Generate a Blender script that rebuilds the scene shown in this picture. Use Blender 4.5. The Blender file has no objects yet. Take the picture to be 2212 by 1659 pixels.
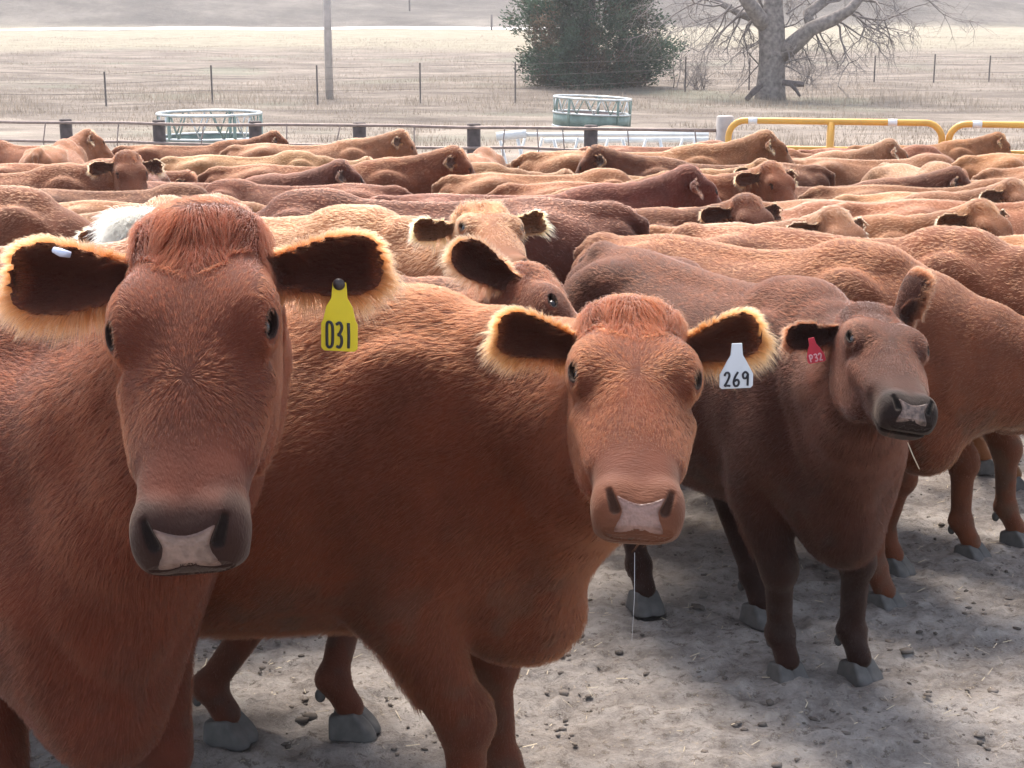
import bpy, bmesh, math, random, time
import numpy as np
from mathutils import Vector, Matrix
T0 = time.time()
R = math.radians
rng = np.random.default_rng(7)
random.seed(7)
C = bpy.context.scene.collection
sc = bpy.context.scene

# ------------------------------------------------------------------ camera
CAM_H = 1.94
PITCH = R(13.3)
FPX = 3318.0                       # focal length in pixels of a 2212 px wide picture
cam_d = bpy.data.cameras.new('camera')
cam_d.sensor_width = 36.0
cam_d.lens = FPX / 2212.0 * 36.0
cam_d.clip_start = 0.05
cam_d.clip_end = 3000
cam = bpy.data.objects.new('camera', cam_d)
C.objects.link(cam)
cam.location = (0, 0, CAM_H)
cam.rotation_euler = (R(90) - PITCH, 0, 0)
sc.camera = cam

# ------------------------------------------------------------------ world, sun, exposure
SUN_EL, SUN_AZ = R(58), R(-14)     # azimuth from +Y (away from the camera), negative = to the left
w = bpy.data.worlds.new('World')
sc.world = w
w.use_nodes = True
nt = w.node_tree
bg = nt.nodes['Background']
sky = nt.nodes.new('ShaderNodeTexSky')
sky.sky_type = 'NISHITA'
sky.sun_disc = False
sky.sun_elevation = SUN_EL
sky.sun_rotation = SUN_AZ
sky.air_density = 1.0
sky.dust_density = 2.0
sky.ozone_density = 1.0
hs = nt.nodes.new('ShaderNodeHueSaturation')      # a thin milky overcast takes the blue out of the sky light
hs.inputs['Saturation'].default_value = .55
nt.links.new(sky.outputs[0], hs.inputs['Color'])
nt.links.new(hs.outputs[0], bg.inputs[0])
bg.inputs[1].default_value = 0.15
sd = bpy.data.lights.new('sun', 'SUN')
sd.energy = 2.8
sd.angle = R(19)
sd.color = (1.0, 0.89, 0.78)
so = bpy.data.objects.new('sun', sd)
C.objects.link(so)
sdir = Vector((math.sin(SUN_AZ) * math.cos(SUN_EL), math.cos(SUN_AZ) * math.cos(SUN_EL), math.sin(SUN_EL)))
so.rotation_euler = sdir.to_track_quat('Z', 'Y').to_euler()
so.location = (0, 60, 80)
sc.view_settings.view_transform = 'Standard'
sc.view_settings.look = 'None'
sc.view_settings.exposure = 1.40
sc.view_settings.gamma = 1.0
sc.cycles.max_bounces = 8
sc.cycles.diffuse_bounces = 3
sc.cycles.glossy_bounces = 3
sc.cycles.transmission_bounces = 6
sc.cycles.transparent_max_bounces = 8
sc.cycles.volume_bounces = 1
sc.cycles.use_adaptive_sampling = True
sc.cycles.adaptive_threshold = 0.02
sc.cycles.use_denoising = True
sc.cycles.sample_clamp_indirect = 6.0

# ------------------------------------------------------------------ helpers
FWD = np.array([0, math.cos(PITCH), -math.sin(PITCH)])
UPV = np.array([0, math.sin(PITCH), math.cos(PITCH)])

def ray(px, py):
    d = FWD + (px - 1106) / FPX * np.array([1, 0, 0]) - (py - 829.5) / FPX * UPV
    return d

def on_z(px, py, z):
    """point of height z seen at a photograph pixel (2212 px wide)"""
    d = ray(px, py)
    t = (z - CAM_H) / d[2]
    return np.array([0, 0, CAM_H]) + d * t

def at_y(px, py, Y):
    d = ray(px, py)
    return np.array([0, 0, CAM_H]) + d * (Y / d[1])

def pen_z(y):
    # the pen falls away from the camera by a metre
    return float(np.interp(y, [4.2, 5.2, 23.0, 26.0], [0, -.035, -1.02, -1.05]))

def on_ground(px, py, h):
    """point h above the pen floor seen at a photograph pixel"""
    lo, hi = 1.0, 60.0
    for _ in range(50):
        m = (lo + hi) / 2; q = at_y(px, py, m)
        if q[2] - pen_z(m) > h: lo = m
        else: hi = m
    return at_y(px, py, lo)

def pix(p):
    q = np.asarray(p, float) - np.array([0, 0, CAM_H])
    z = q @ FWD
    return 1106 + FPX * q[0] / z, 829.5 - FPX * (q @ UPV) / z

def tag(o, label=None, cat=None, group=None, kind=None):
    if label: o['label'] = label
    if cat: o['category'] = cat
    if group: o['group'] = group
    if kind: o['kind'] = kind
    return o

def empty(name, loc=(0, 0, 0), rz=0):
    o = bpy.data.objects.new(name, None)
    o.empty_display_size = 0.1
    o.location = loc
    o.rotation_euler = (0, 0, rz)
    C.objects.link(o)
    return o

def np_mesh(name, V, F, mat=None, parent=None, smooth=True, link=True):
    """V (n,3), F (m,3|4) arrays, or list of faces"""
    me = bpy.data.meshes.new(name)
    V = np.asarray(V, np.float32)
    if isinstance(F, np.ndarray):
        k = F.shape[1]
        me.vertices.add(len(V)); me.vertices.foreach_set('co', V.ravel())
        me.loops.add(F.size); me.loops.foreach_set('vertex_index', F.ravel().astype(np.int32))
        me.polygons.add(len(F))
        me.polygons.foreach_set('loop_start', np.arange(0, F.size, k, dtype=np.int32))
        me.update(calc_edges=True)
    else:
        me.from_pydata(V.tolist(), [], F)
    me.validate()
    if smooth:
        me.polygons.foreach_set('use_smooth', np.ones(len(me.polygons), bool))
    if mat: me.materials.append(mat)
    o = bpy.data.objects.new(name, me)
    if link: C.objects.link(o)
    if parent: o.parent = parent
    return o

class MB:
    """collects tubes and boxes into one mesh"""
    def __init__(s): s.V = []; s.F = []
    def add(s, V, F):
        b = len(s.V)
        s.V += [tuple(v) for v in V]
        s.F += [tuple(i + b for i in f) for f in F]
    def tube(s, pts, rad, n=8, cap=True, closed=False):
        pts = [Vector(p) for p in pts]
        m = len(pts)
        if not hasattr(rad, '__len__'): rad = [rad] * m
        ref = None; V = []; F = []
        for i, p in enumerate(pts):
            if closed: t = (pts[(i + 1) % m] - pts[i - 1]).normalized()
            else: t = (pts[min(i + 1, m - 1)] - pts[max(i - 1, 0)]).normalized()
            if ref is None:
                ref = Vector((0, 0, 1)) if abs(t.z) < .9 else Vector((1, 0, 0))
            a = (ref - t * ref.dot(t)).normalized(); b = t.cross(a); ref = a
            for k in range(n):
                q = 2 * math.pi * k / n
                V.append(p + (a * math.cos(q) + b * math.sin(q)) * rad[i])
        for i in range(m if closed else m - 1):
            j = (i + 1) % m
            for k in range(n):
                F.append((i * n + k, i * n + (k + 1) % n, j * n + (k + 1) % n, j * n + k))
        if cap and not closed:
            F.append(tuple(reversed(range(n)))); F.append(tuple(range((m - 1) * n, m * n)))
        s.add(V, F); return s
    def box(s, c, sz, rz=0):
        x, y, z = [q / 2 for q in sz]
        ca, sa = math.cos(rz), math.sin(rz)
        V = []
        for a in (-x, x):
            for b in (-y, y):
                for d in (-z, z):
                    V.append((c[0] + a * ca - b * sa, c[1] + a * sa + b * ca, c[2] + d))
        s.add(V, [(0, 1, 3, 2), (4, 6, 7, 5), (0, 4, 5, 1), (2, 3, 7, 6), (0, 2, 6, 4), (1, 5, 7, 3)]); return s
    def build(s, name, mat=None, parent=None, smooth=True):
        return np_mesh(name, np.array(s.V), s.F, mat, parent, smooth)

# ------------------------------------------------------------------ materials
def mat_new(name):
    m = bpy.data.materials.new(name); m.use_nodes = True
    return m, m.node_tree, m.node_tree.nodes['Principled BSDF']

def N(nt, t, **kw):
    n = nt.nodes.new(t)
    for k, v in kw.items():
        setattr(n, k, v)
    return n

def simple(name, col, rough=.6, metal=0, var=.15, scale=8, bump=0, spec=.5):
    m, nt, b = mat_new(name)
    tc = N(nt, 'ShaderNodeTexCoord')
    no = N(nt, 'ShaderNodeTexNoise'); no.inputs['Scale'].default_value = scale; no.inputs['Detail'].default_value = 6
    nt.links.new(tc.outputs['Object'], no.inputs['Vector'])
    r = N(nt, 'ShaderNodeMapRange'); r.inputs[1].default_value = .3; r.inputs[2].default_value = .7
    r.inputs[3].default_value = 1 - var; r.inputs[4].default_value = 1 + var
    nt.links.new(no.outputs['Fac'], r.inputs[0])
    mx = N(nt, 'ShaderNodeVectorMath', operation='SCALE'); mx.inputs[0].default_value = col
    nt.links.new(r.outputs[0], mx.inputs['Scale'])
    nt.links.new(mx.outputs[0], b.inputs['Base Color'])
    b.inputs['Roughness'].default_value = rough; b.inputs['Metallic'].default_value = metal
    b.inputs['Specular IOR Level'].default_value = spec
    if bump:
        bp = N(nt, 'ShaderNodeBump'); bp.inputs['Strength'].default_value = bump; bp.inputs['Distance'].default_value = .01
        nt.links.new(no.outputs['Fac'], bp.inputs['Height']); nt.links.new(bp.outputs[0], b.inputs['Normal'])
    return m

def tint_color(nt):
    """tint attribute times the object's own coat colour"""
    at = N(nt, 'ShaderNodeAttribute', attribute_name='tint')
    oi = N(nt, 'ShaderNodeObjectInfo')
    mx = N(nt, 'ShaderNodeMix', data_type='RGBA', blend_type='MULTIPLY')
    mx.inputs['Factor'].default_value = 1
    nt.links.new(at.outputs['Color'], mx.inputs['A']); nt.links.new(oi.outputs['Color'], mx.inputs['B'])
    return mx.outputs['Result']

def hide_material():
    m, nt, b = mat_new('hide')
    col = tint_color(nt)
    tc = N(nt, 'ShaderNodeTexCoord')
    no = N(nt, 'ShaderNodeTexNoise'); no.inputs['Scale'].default_value = 9; no.inputs['Detail'].default_value = 5
    nt.links.new(tc.outputs['Object'], no.inputs['Vector'])
    mp = N(nt, 'ShaderNodeMapping'); mp.inputs['Scale'].default_value = (40, 160, 70)
    nt.links.new(tc.outputs['Object'], mp.inputs['Vector'])
    n2 = N(nt, 'ShaderNodeTexNoise'); n2.inputs['Scale'].default_value = 2.2; n2.inputs['Detail'].default_value = 4
    nt.links.new(mp.outputs[0], n2.inputs['Vector'])
    r = N(nt, 'ShaderNodeMapRange'); r.inputs[1].default_value = .3; r.inputs[2].default_value = .7
    r.inputs[3].default_value = .78; r.inputs[4].default_value = 1.2
    nt.links.new(no.outputs['Fac'], r.inputs[0])
    mx = N(nt, 'ShaderNodeVectorMath', operation='SCALE')
    nt.links.new(col, mx.inputs[0]); nt.links.new(r.outputs[0], mx.inputs['Scale'])
    nt.links.new(mx.outputs[0], b.inputs['Base Color'])
    b.inputs['Roughness'].default_value = .75
    b.inputs['Specular IOR Level'].default_value = .2
    b.inputs['Sheen Weight'].default_value = .12
    b.inputs['Sheen Roughness'].default_value = .5
    b.inputs['Sheen Tint'].default_value = (1, .8, .65, 1)
    bp = N(nt, 'ShaderNodeBump'); bp.inputs['Strength'].default_value = .5; bp.inputs['Distance'].default_value = .004
    nt.links.new(n2.outputs['Fac'], bp.inputs['Height']); nt.links.new(bp.outputs[0], b.inputs['Normal'])
    return m

def hair_material():
    m = bpy.data.materials.new('coat_hair'); m.use_nodes = True
    nt = m.node_tree; nt.nodes.remove(nt.nodes['Principled BSDF'])
    out = nt.nodes['Material Output']
    h = N(nt, 'ShaderNodeBsdfHairPrincipled')
    h.model = 'CHIANG'
    h.parametrization = 'COLOR'
    nt.links.new(tint_color(nt), h.inputs['Color'])
    h.inputs['Roughness'].default_value = .55
    h.inputs['Radial Roughness'].default_value = .5
    h.inputs['Coat'].default_value = 0
    h.inputs['IOR'].default_value = 1.33
    h.inputs['Random Roughness'].default_value = .2
    nt.links.new(h.outputs[0], out.inputs['Surface'])
    return m

M = {}
M['hide'] = hide_material()
M['hair'] = hair_material()
M['hoof'] = simple('hoof_horn', (.075, .070, .067), .7, var=.25, scale=30, bump=.05)
def nose_material(name, col, spots):
    m, nt, b = mat_new(name)
    at = N(nt, 'ShaderNodeAttribute', attribute_name='tint')
    tc = N(nt, 'ShaderNodeTexCoord')
    vo = N(nt, 'ShaderNodeTexVoronoi'); vo.inputs['Scale'].default_value = 210
    no = N(nt, 'ShaderNodeTexNoise'); no.inputs['Scale'].default_value = 70; no.inputs['Detail'].default_value = 5
    nt.links.new(tc.outputs['Object'], vo.inputs['Vector']); nt.links.new(tc.outputs['Object'], no.inputs['Vector'])
    r = N(nt, 'ShaderNodeMapRange'); r.inputs[1].default_value = .40; r.inputs[2].default_value = .66; r.inputs[3].default_value = 1.1; r.inputs[4].default_value = 1 - spots
    nt.links.new(no.outputs['Fac'], r.inputs[0])
    mx = N(nt, 'ShaderNodeMix', data_type='RGBA', blend_type='MULTIPLY'); mx.inputs['Factor'].default_value = 1; mx.inputs['B'].default_value = (*col, 1)
    nt.links.new(at.outputs['Color'], mx.inputs['A'])
    sc_ = N(nt, 'ShaderNodeVectorMath', operation='SCALE'); nt.links.new(mx.outputs['Result'], sc_.inputs[0]); nt.links.new(r.outputs[0], sc_.inputs['Scale'])
    nt.links.new(sc_.outputs[0], b.inputs['Base Color'])
    b.inputs['Roughness'].default_value = .5
    b.inputs['Subsurface Weight'].default_value = .15; b.inputs['Subsurface Radius'].default_value = (.01, .004, .003); b.inputs['Subsurface Scale'].default_value = .5
    bp = N(nt, 'ShaderNodeBump'); bp.inputs['Strength'].default_value = .6; bp.inputs['Distance'].default_value = .0015; bp.invert = True
    nt.links.new(vo.outputs['Distance'], bp.inputs['Height']); nt.links.new(bp.outputs[0], b.inputs['Normal'])
    return m
M['nose'] = nose_material('nose_skin', (.215, .135, .105), .25)
M['nose_pink'] = nose_material('pink_nose_skin', (.27, .155, .125), .12)
M['nose_dull'] = nose_material('speckled_nose_skin', (.20, .135, .11), .7)
M['eye'] = simple('eye', (.010, .007, .007), .12, var=.1, spec=.45)
M['lid'] = simple('eyelid', (.03, .02, .02), .4, var=.2)

# ------------------------------------------------------------------ implicit surfaces
def smin(a, b, k):
    h = np.clip(.5 + .5 * (b - a) / k, 0, 1)
    return b + (a - b) * h - k * h * (1 - h)

def smax(a, b, k):
    return -smin(-a, -b, k)

def rcone(p, a, b, r1, r2):
    a = np.asarray(a, np.float32); b = np.asarray(b, np.float32)
    ab = b - a
    t = np.clip(((p - a) @ ab) / max(float(ab @ ab), 1e-9), 0, 1)
    q = p - a - t[:, None] * ab
    return np.sqrt((q * q).sum(1)) - (r1 + (r2 - r1) * t)

def ell(p, c, r, ax=None):
    q = p - np.asarray(c, np.float32)
    if ax is not None: q = q @ ax.T.astype(np.float32)
    r = np.asarray(r, np.float32)
    k0 = np.sqrt(((q / r) ** 2).sum(1))
    k1 = np.sqrt(((q / (r * r)) ** 2).sum(1)) + 1e-6
    return np.where(k0 < .3, (k0 - 1) * r.min(), k0 * (k0 - 1) / k1)

def cubic(xs, ys, x):
    """smooth monotone-ish interpolation"""
    xs = np.asarray(xs, float); ys = np.asarray(ys, float)
    m = np.gradient(ys, xs)
    x = np.clip(x, xs[0], xs[-1])
    i = np.clip(np.searchsorted(xs, x) - 1, 0, len(xs) - 2)
    h = xs[i + 1] - xs[i]; t = (x - xs[i]) / h
    t2 = t * t; t3 = t2 * t
    return (2 * t3 - 3 * t2 + 1) * ys[i] + (t3 - 2 * t2 + t) * h * m[i] + (-2 * t3 + 3 * t2) * ys[i + 1] + (t3 - t2) * h * m[i + 1]

def surface_nets(fn, lo, hi, h):
    lo = np.array(lo, float); hi = np.array(hi, float)
    B = 4
    nb = np.ceil((hi - lo) / (h * B)).astype(int)
    n = nb * B + 1
    cg = [lo[i] + (np.arange(nb[i]) + .5) * h * B for i in range(3)]
    cc = np.stack(np.meshgrid(*cg, indexing='ij'), -1).reshape(-1, 3).astype(np.float32)
    v = fn(cc)
    act = np.abs(v) < h * B * 1.0
    G = np.full(n, 1.0, np.float32)
    vb = v.reshape(nb)
    G[:-1, :-1, :-1] = np.where(np.repeat(np.repeat(np.repeat(vb, B, 0), B, 1), B, 2) > 0, 1.0, -1.0)
    idx = np.argwhere(act.reshape(nb)) * B
    off = np.stack(np.meshgrid(*[np.arange(B + 1)] * 3, indexing='ij'), -1).reshape(-1, 3)
    for s in range(0, len(idx), 1500):
        ii = (idx[s:s + 1500, None, :] + off[None]).reshape(-1, 3)
        pp = (lo + ii * h).astype(np.float32)
        G[ii[:, 0], ii[:, 1], ii[:, 2]] = fn(pp)
    S = G < 0
    c = [S[i:n[0] - 1 + i, j:n[1] - 1 + j, k:n[2] - 1 + k] for i in (0, 1) for j in (0, 1) for k in (0, 1)]
    cnt = np.zeros(c[0].shape, np.int8)
    for q in c: cnt += q
    ac = np.argwhere((cnt > 0) & (cnt < 8))
    vid = np.full(cnt.shape, -1, np.int32)
    vid[ac[:, 0], ac[:, 1], ac[:, 2]] = np.arange(len(ac))
    co = np.array([(i, j, k) for i in (0, 1) for j in (0, 1) for k in (0, 1)])
    vals = np.stack([G[ac[:, 0] + a, ac[:, 1] + b, ac[:, 2] + d] for a, b, d in co], 1)
    acc = np.zeros((len(ac), 3)); num = np.zeros(len(ac))
    for a in range(8):
        for b in range(a + 1, 8):
            if np.abs(co[a] - co[b]).sum() != 1: continue
            va, vb_ = vals[:, a], vals[:, b]
            m = (va < 0) != (vb_ < 0)
            t = np.where(m, va / np.where(m, va - vb_, 1), 0)
            P = co[a] + (co[b] - co[a]) * t[:, None]
            acc[m] += P[m]; num[m] += 1
    V = lo + (ac + acc / num[:, None]) * h
    F = []
    for ax in range(3):
        o1, o2 = [q for q in range(3) if q != ax]
        a = [slice(None)] * 3; b = [slice(None)] * 3
        a[ax] = slice(0, -1); b[ax] = slice(1, None)
        d = S[tuple(a)] != S[tuple(b)]
        e = np.argwhere(d)
        e = e[(e[:, o1] > 0) & (e[:, o2] > 0) & (e[:, o1] < n[o1] - 1) & (e[:, o2] < n[o2] - 1)]
        ins = S[e[:, 0], e[:, 1], e[:, 2]]
        def g(d1, d2):
            q = e.copy(); q[:, o1] += d1; q[:, o2] += d2
            return vid[q[:, 0], q[:, 1], q[:, 2]]
        q = np.stack([g(-1, -1), g(0, -1), g(0, 0), g(-1, 0)], 1)
        flip = ins if ax != 1 else ~ins
        q[~flip] = q[~flip][:, ::-1]
        F.append(q[(q >= 0).all(1)])
    return V.astype(np.float32), np.concatenate(F)

def gradn(fn, P, e=.003):
    g = np.zeros_like(P)
    for a in range(3):
        d = np.zeros(3, np.float32); d[a] = e
        g[:, a] = fn(P + d) - fn(P - d)
    return g / (np.linalg.norm(g, axis=1, keepdims=True) + 1e-9)

def unit(v):
    v = np.asarray(v, float); return v / np.linalg.norm(v)

def sstep(a, b, x):
    t = np.clip((x - a) / (b - a), 0, 1); return t * t * (3 - 2 * t)

_PERM = np.random.default_rng(3).random((64, 64, 64)).astype(np.float32)
def vnoise(P, s):
    """smooth value noise in 0..1"""
    q = np.asarray(P) * s + 100.0
    i = np.floor(q).astype(int); f = q - i; f = f * f * (3 - 2 * f)
    r = 0
    for a in (0, 1):
        for b in (0, 1):
            for c in (0, 1):
                wgt = (f[:, 0] if a else 1 - f[:, 0]) * (f[:, 1] if b else 1 - f[:, 1]) * (f[:, 2] if c else 1 - f[:, 2])
                r = r + wgt * _PERM[(i[:, 0] + a) % 64, (i[:, 1] + b) % 64, (i[:, 2] + c) % 64]
    return r

# ------------------------------------------------------------------ the cow
EAR_L = [-.02, .0, .03, .06, .10, .13, .152, .166, .172]
EAR_W = [.020, .022, .026, .034, .043, .044, .037, .022, .006]
class Cow:
    """Geometry of one animal in its own frame: +X forward, +Y left, Z up, origin on the ground under the withers."""
    def __init__(s, poll=(.62, 0, 1.42), face=(.62, 0, -.78), side=None, legs=None, belly=0.0,
                 neckmid=None, ears=None, seed=0, fat=1.0, poll_hair=.04, tailx=0.0, brisket=0.0, legdark=.15, whorl=.20):
        s.whorl = whorl
        s.legdark = legdark
        s.seed = seed
        s.poll = np.array(poll, float)
        s.U = unit(face)
        s.mz = 'dark'
        if side is None: side = np.cross((0, 0, 1), s.U)
        side = np.asarray(side, float)
        s.S = unit(side - s.U * (side @ s.U))
        s.Nn = np.cross(s.U, s.S)                      # out of the face
        if (s.Nn[2] < -.2): pass
        s.H = np.stack([s.U, s.S, s.Nn])               # rows
        s.belly = belly; s.fat = fat; s.poll_hair = poll_hair; s.brisket = brisket
        # legs: fore/hind, left/right: (dx of the foot, dy of the foot)
        L = dict(fl=(0, 0), fr=(0, 0), hl=(0, 0), hr=(0, 0))
        if legs: L.update(legs)
        s.legs = {}
        for key, (dx, dy) in L.items():
            sg = 1 if key[1] == 'l' else -1
            if key[0] == 'f':
                foot = np.array([.03 + dx, sg * .15 + dy, .082])
                fet = foot + (-.050, 0, .080)
                knee = np.array([.01 + .55 * dx, sg * .155 + .5 * dy, .40])
                knee[0] += .015
                elbow = np.array([-.06 + .1 * dx, sg * .165, .68])
                sh = np.array([.07, sg * .14, .88])
                s.legs[key] = (sh, elbow, knee, fet, foot)
            else:
                foot = np.array([-1.27 + dx, sg * .15 + dy, .082])
                fet = foot + (-.050, 0, .080)
                hock = np.array([-1.40 + .75 * dx, sg * .14 + .6 * dy, .50])
                stif = np.array([-1.07 + .3 * dx, sg * .18, .76])
                hip = np.array([-1.22, sg * .13, .98])
                s.legs[key] = (hip, stif, hock, fet, foot)
        s.tailx = tailx
        # ears: list of (direction of length, direction the cup opens, size)
        if ears is None:
            up = -s.U * .5 + s.Nn * .5
            ears = {}
            for key, sg in (('l', 1), ('r', -1)):
                ears[key] = (s.S * sg * .93 - s.U * .12 - s.Nn * .30, s.Nn * .75 + s.U * .30 + s.S * sg * .1, 1.0)
        s.ears = {}
        for key, sg in (('l', 1), ('r', -1)):
            if key not in ears: continue
            l, t, size = ears[key][:3]
            l = unit(l); t = np.asarray(t, float); t = unit(t - l * (t @ l)); wd = np.cross(t, l)
            if wd @ s.U > 0: wd = -wd
            base = s.hp(.045, sg * .088, -.075)
            s.ears[key] = (base, np.stack([l, wd, t]).astype(np.float32), size)
        s.up = {}

    def hp(s, u, sd, n):
        """head-local to cow frame"""
        return s.poll + s.U * u + s.S * sd + s.Nn * n

    def hl(s, P):
        return (P - s.poll.astype(np.float32)) @ s.H.T.astype(np.float32)

    # --- component fields
    def f_head(s, P):
        q = s.hl(P); u, sd, n = q[:, 0], q[:, 1], q[:, 2]
        us = [-.055, -.035, 0, .05, .11, .17, .23, .30, .37, .43, .475, .505, .522]
        nt_ = cubic(us, [-.075, -.035, -.008, .004, .010, .010, .004, -.006, -.016, -.020, -.022, -.034, -.055], u)
        nb_ = cubic(us, [-.13, -.16, -.185, -.215, -.238, -.245, -.235, -.205, -.175, -.155, -.148, -.140, -.122], u)
        ww = cubic(us, [.050, .076, .099, .111, .116, .116, .108, .096, .085, .077, .075, .073, .063], u)
        zc = (nt_ + nb_) / 2; hz = (nt_ - nb_) / 2
        t = np.clip((nt_ - n) / (2 * hz), 0, 1)
        we = ww * (1 - .30 * t ** 1.4 * (u < .42) - .12 * t * (u >= .42))
        pw = np.interp(u, [.05, .17, .27, .38, .46], [2.6, 2.6, 2.15, 2.3, 3.1])
        r = (np.abs(sd / we) ** pw + np.abs((n - zc) / hz) ** pw) ** (1 / pw)
        f = (r - 1) * np.minimum(we, hz)
        du = np.maximum(np.maximum(us[0] - u, u - us[-1]), 0)
        f = np.where(du > 0, np.sqrt(np.maximum(f, 0) ** 2 + du ** 2), f)
        A = np.abs(sd)
        Pm = np.stack([u, A, n], 1)
        f = smin(f, ell(Pm, (.150, .078, -.026), (.060, .040, .036)), .035)       # brow over the eye
        f = smin(f, ell(Pm, (.20, .060, -.17), (.12, .034, .065)), .035)        # jaw
        f = smin(f, ell(Pm, (-.020, .0, -.050), (.045, .080, .05)), .05)          # poll knob
        f = smin(f, ell(Pm, (.470, .040, -.064), (.036, .032, .044)), .025)      # fleshy nostril wings
        f = smin(f, ell(Pm, (.485, .0, -.135), (.045, .055, .030)), .015)        # chin
        f = smax(f, -ell(Pm, (.31, .126, -.06), (.09, .026, .040)), .03)        # hollow of the cheek
        f = smax(f, .75 * u - .66 * n - .452, .020)                             # the chin draws back
        # nostril: comma-shaped hole
        f = smax(f, -rcone(Pm, (.480, .0515, -.021), (.507, .041, -.036), .0045, .0080), .007)
        # mouth line
        f = smax(f, -ell(Pm, (.508, 0.0, -.112), (.07, .085, .004)), .008)
        f = smax(f, -ell(Pm, (.225, .098, .012), (.045, .026, .022)), .03)      # hollow before the eye
        f = smin(f, rcone(Pm, (.24, .088, -.075), (.36, .068, -.070), .020, .014), .03)  # cheek crest
        # eye opening
        ec = np.array([.182, .089, -.028], np.float32)
        f = smin(f, ell(Pm, ec, (.027, .0245, .025)), .022)
        f = smax(f, -s.almond(Pm), .003)
        return f

    def almond(s, Pm):
        q = Pm - np.array([.182, .089, -.028], np.float32)
        o_ = q[:, 1] * .86 + q[:, 2] * .51 - .0215
        t_ = -q[:, 1] * .51 + q[:, 2] * .86 - .001
        u_ = q[:, 0]
        t_ = t_ + .10 * u_
        Q = np.stack([u_, o_, t_], 1)
        return ell(Q, (0, 0, 0), (.0195, .0145, .0092))

    def f_ear(s, P, key):
        base, A, size = s.ears[key]
        q = (P - base.astype(np.float32)) @ A.T / size
        l, wd, t = q[:, 0], q[:, 1], q[:, 2]
        ls = EAR_L
        hw = cubic(ls, EAR_W, l)
        x = wd / hw
        cup = .042 * np.sqrt(np.clip(hw / .049, 0, 1))
        mid = -cup + cup * np.clip(x * x, 0, 1.3)
        th = .0065
        f = np.abs(t - mid) * .75 - th
        f = smax(f, (np.abs(x) - 1) * hw * .9, .006)
        f = np.maximum(f, l - .172)
        f = np.maximum(f, -.03 - l)
        return f * size

    def ear_local(s, P, key):
        base, A, size = s.ears[key]
        return (P - base.astype(np.float32)) @ A.T / size

    def neck_pts(s):
        a = s.poll
        out = []
        for b0, b1, h, r0, r1 in (((-.16, 0, 1.18), (.12, 0, 1.24), (-.01, 0, -.10), .10, .078),
                                  ((-.02, 0, 1.00), (.22, 0, 1.06), (.06, 0, -.15), .205, .098),
                                  ((.10, 0, .82), (.30, 0, .92), (.15, 0, -.175), .185, .072)):
            e = s.hp(*h)
            b0 = np.array(b0); b1 = np.array(b1)
            # bezier: leaves the shoulders forward, comes to the head
            m2 = e - s.U * .10 * 0 - s.Nn * .16
            m1 = b0 + (b1 - b0) * 1.0
            pts = []
            for i in range(6):
                t = i / 5
                pts.append((1 - t) ** 3 * b0 + 3 * t * (1 - t) ** 2 * m1 + 3 * t * t * (1 - t) * m2 + t ** 3 * e)
            out.append((pts, r0, r1))
        return out

    def f_body(s, P):
        x, y, z = P[:, 0], P[:, 1], P[:, 2]
        ft = s.fat
        xs = [-1.56, -1.50, -1.40, -1.25, -1.10, -.90, -.65, -.40, -.15, .05, .20, .30, .34]
        top = cubic(xs, [1.12, 1.20, 1.23, 1.262, 1.275, 1.252, 1.232, 1.238, 1.270, 1.24, 1.12, 1.00, .93], x)
        bl = s.belly; bk = s.brisket
        bot = cubic(xs, [.98, .90, .80, .70, .635 - bl * .5, .575 - bl, .545 - bl, .545 - bl, .555 - bl * .5, .56 - bk * .6, .58 - bk, .66 - bk, .76], x)
        wd = cubic(xs, [.07, .13, .185, .235, .265, .305 * ft, .335 * ft, .325 * ft, .265, .22, .18, .125, .07], x)
        zc = (top + bot) / 2; hz = (top - bot) / 2
        t = np.clip((top - z) / (2 * hz), 0, 1)
        # section: narrow over the spine, widest below the middle, flat enough under the belly
        we = wd * (.70 + .46 * np.sin(np.clip(t, 0, 1) * math.pi * .80) ** 1.0 - .10 * t)
        pw = 2.25
        r = (np.abs(y / we) ** pw + np.abs((z - zc) / hz) ** pw) ** (1 / pw)
        f = (r - 1) * np.minimum(we, hz)
        dx = np.maximum(np.maximum(xs[0] - x, x - xs[-1]), 0)
        f = np.where(dx > 0, np.sqrt(np.maximum(f, 0) ** 2 + dx ** 2), f)
        A = np.abs(y); Pm = np.stack([x, A, z], 1)
        f = smin(f, ell(Pm, (-1.11, .175, 1.175), (.10, .055, .055)), .10)          # hook bones
        f = smin(f, ell(Pm, (-1.50, .075, 1.10), (.06, .05, .06)), .09)          # pin bones
        f = smin(f, ell(Pm, (-1.47, .0, 1.20), (.09, .04, .055)), .05)           # tail head
        f = smin(f, ell(Pm, (-.10, .0, 1.235), (.17, .065, .065)), .06)
        f = smin(f, rcone(P, (-1.45, 0, 1.215), (-.2, 0, 1.225), .028, .028), .06)     # spine          # withers
        f = smin(f, ell(Pm, (-.02, .165, .97), (.20, .085, .27)), .06)          # shoulder blade
        f = smin(f, ell(Pm, (.13, .13, .84), (.11, .09, .12)), .06)              # point of the shoulder
        f = smin(f, ell(Pm, (-1.26, .155, .93), (.22, .115, .26)), .07)          # thigh
        f = smax(f, -ell(Pm, (-1.02, .35, 1.06), (.13, .07, .11)), .10)          # hollow of the flank
        f = smin(f, ell(Pm, (.20, 0, .64 - bk), (.13, .095, .12)), .08)          # brisket
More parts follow.
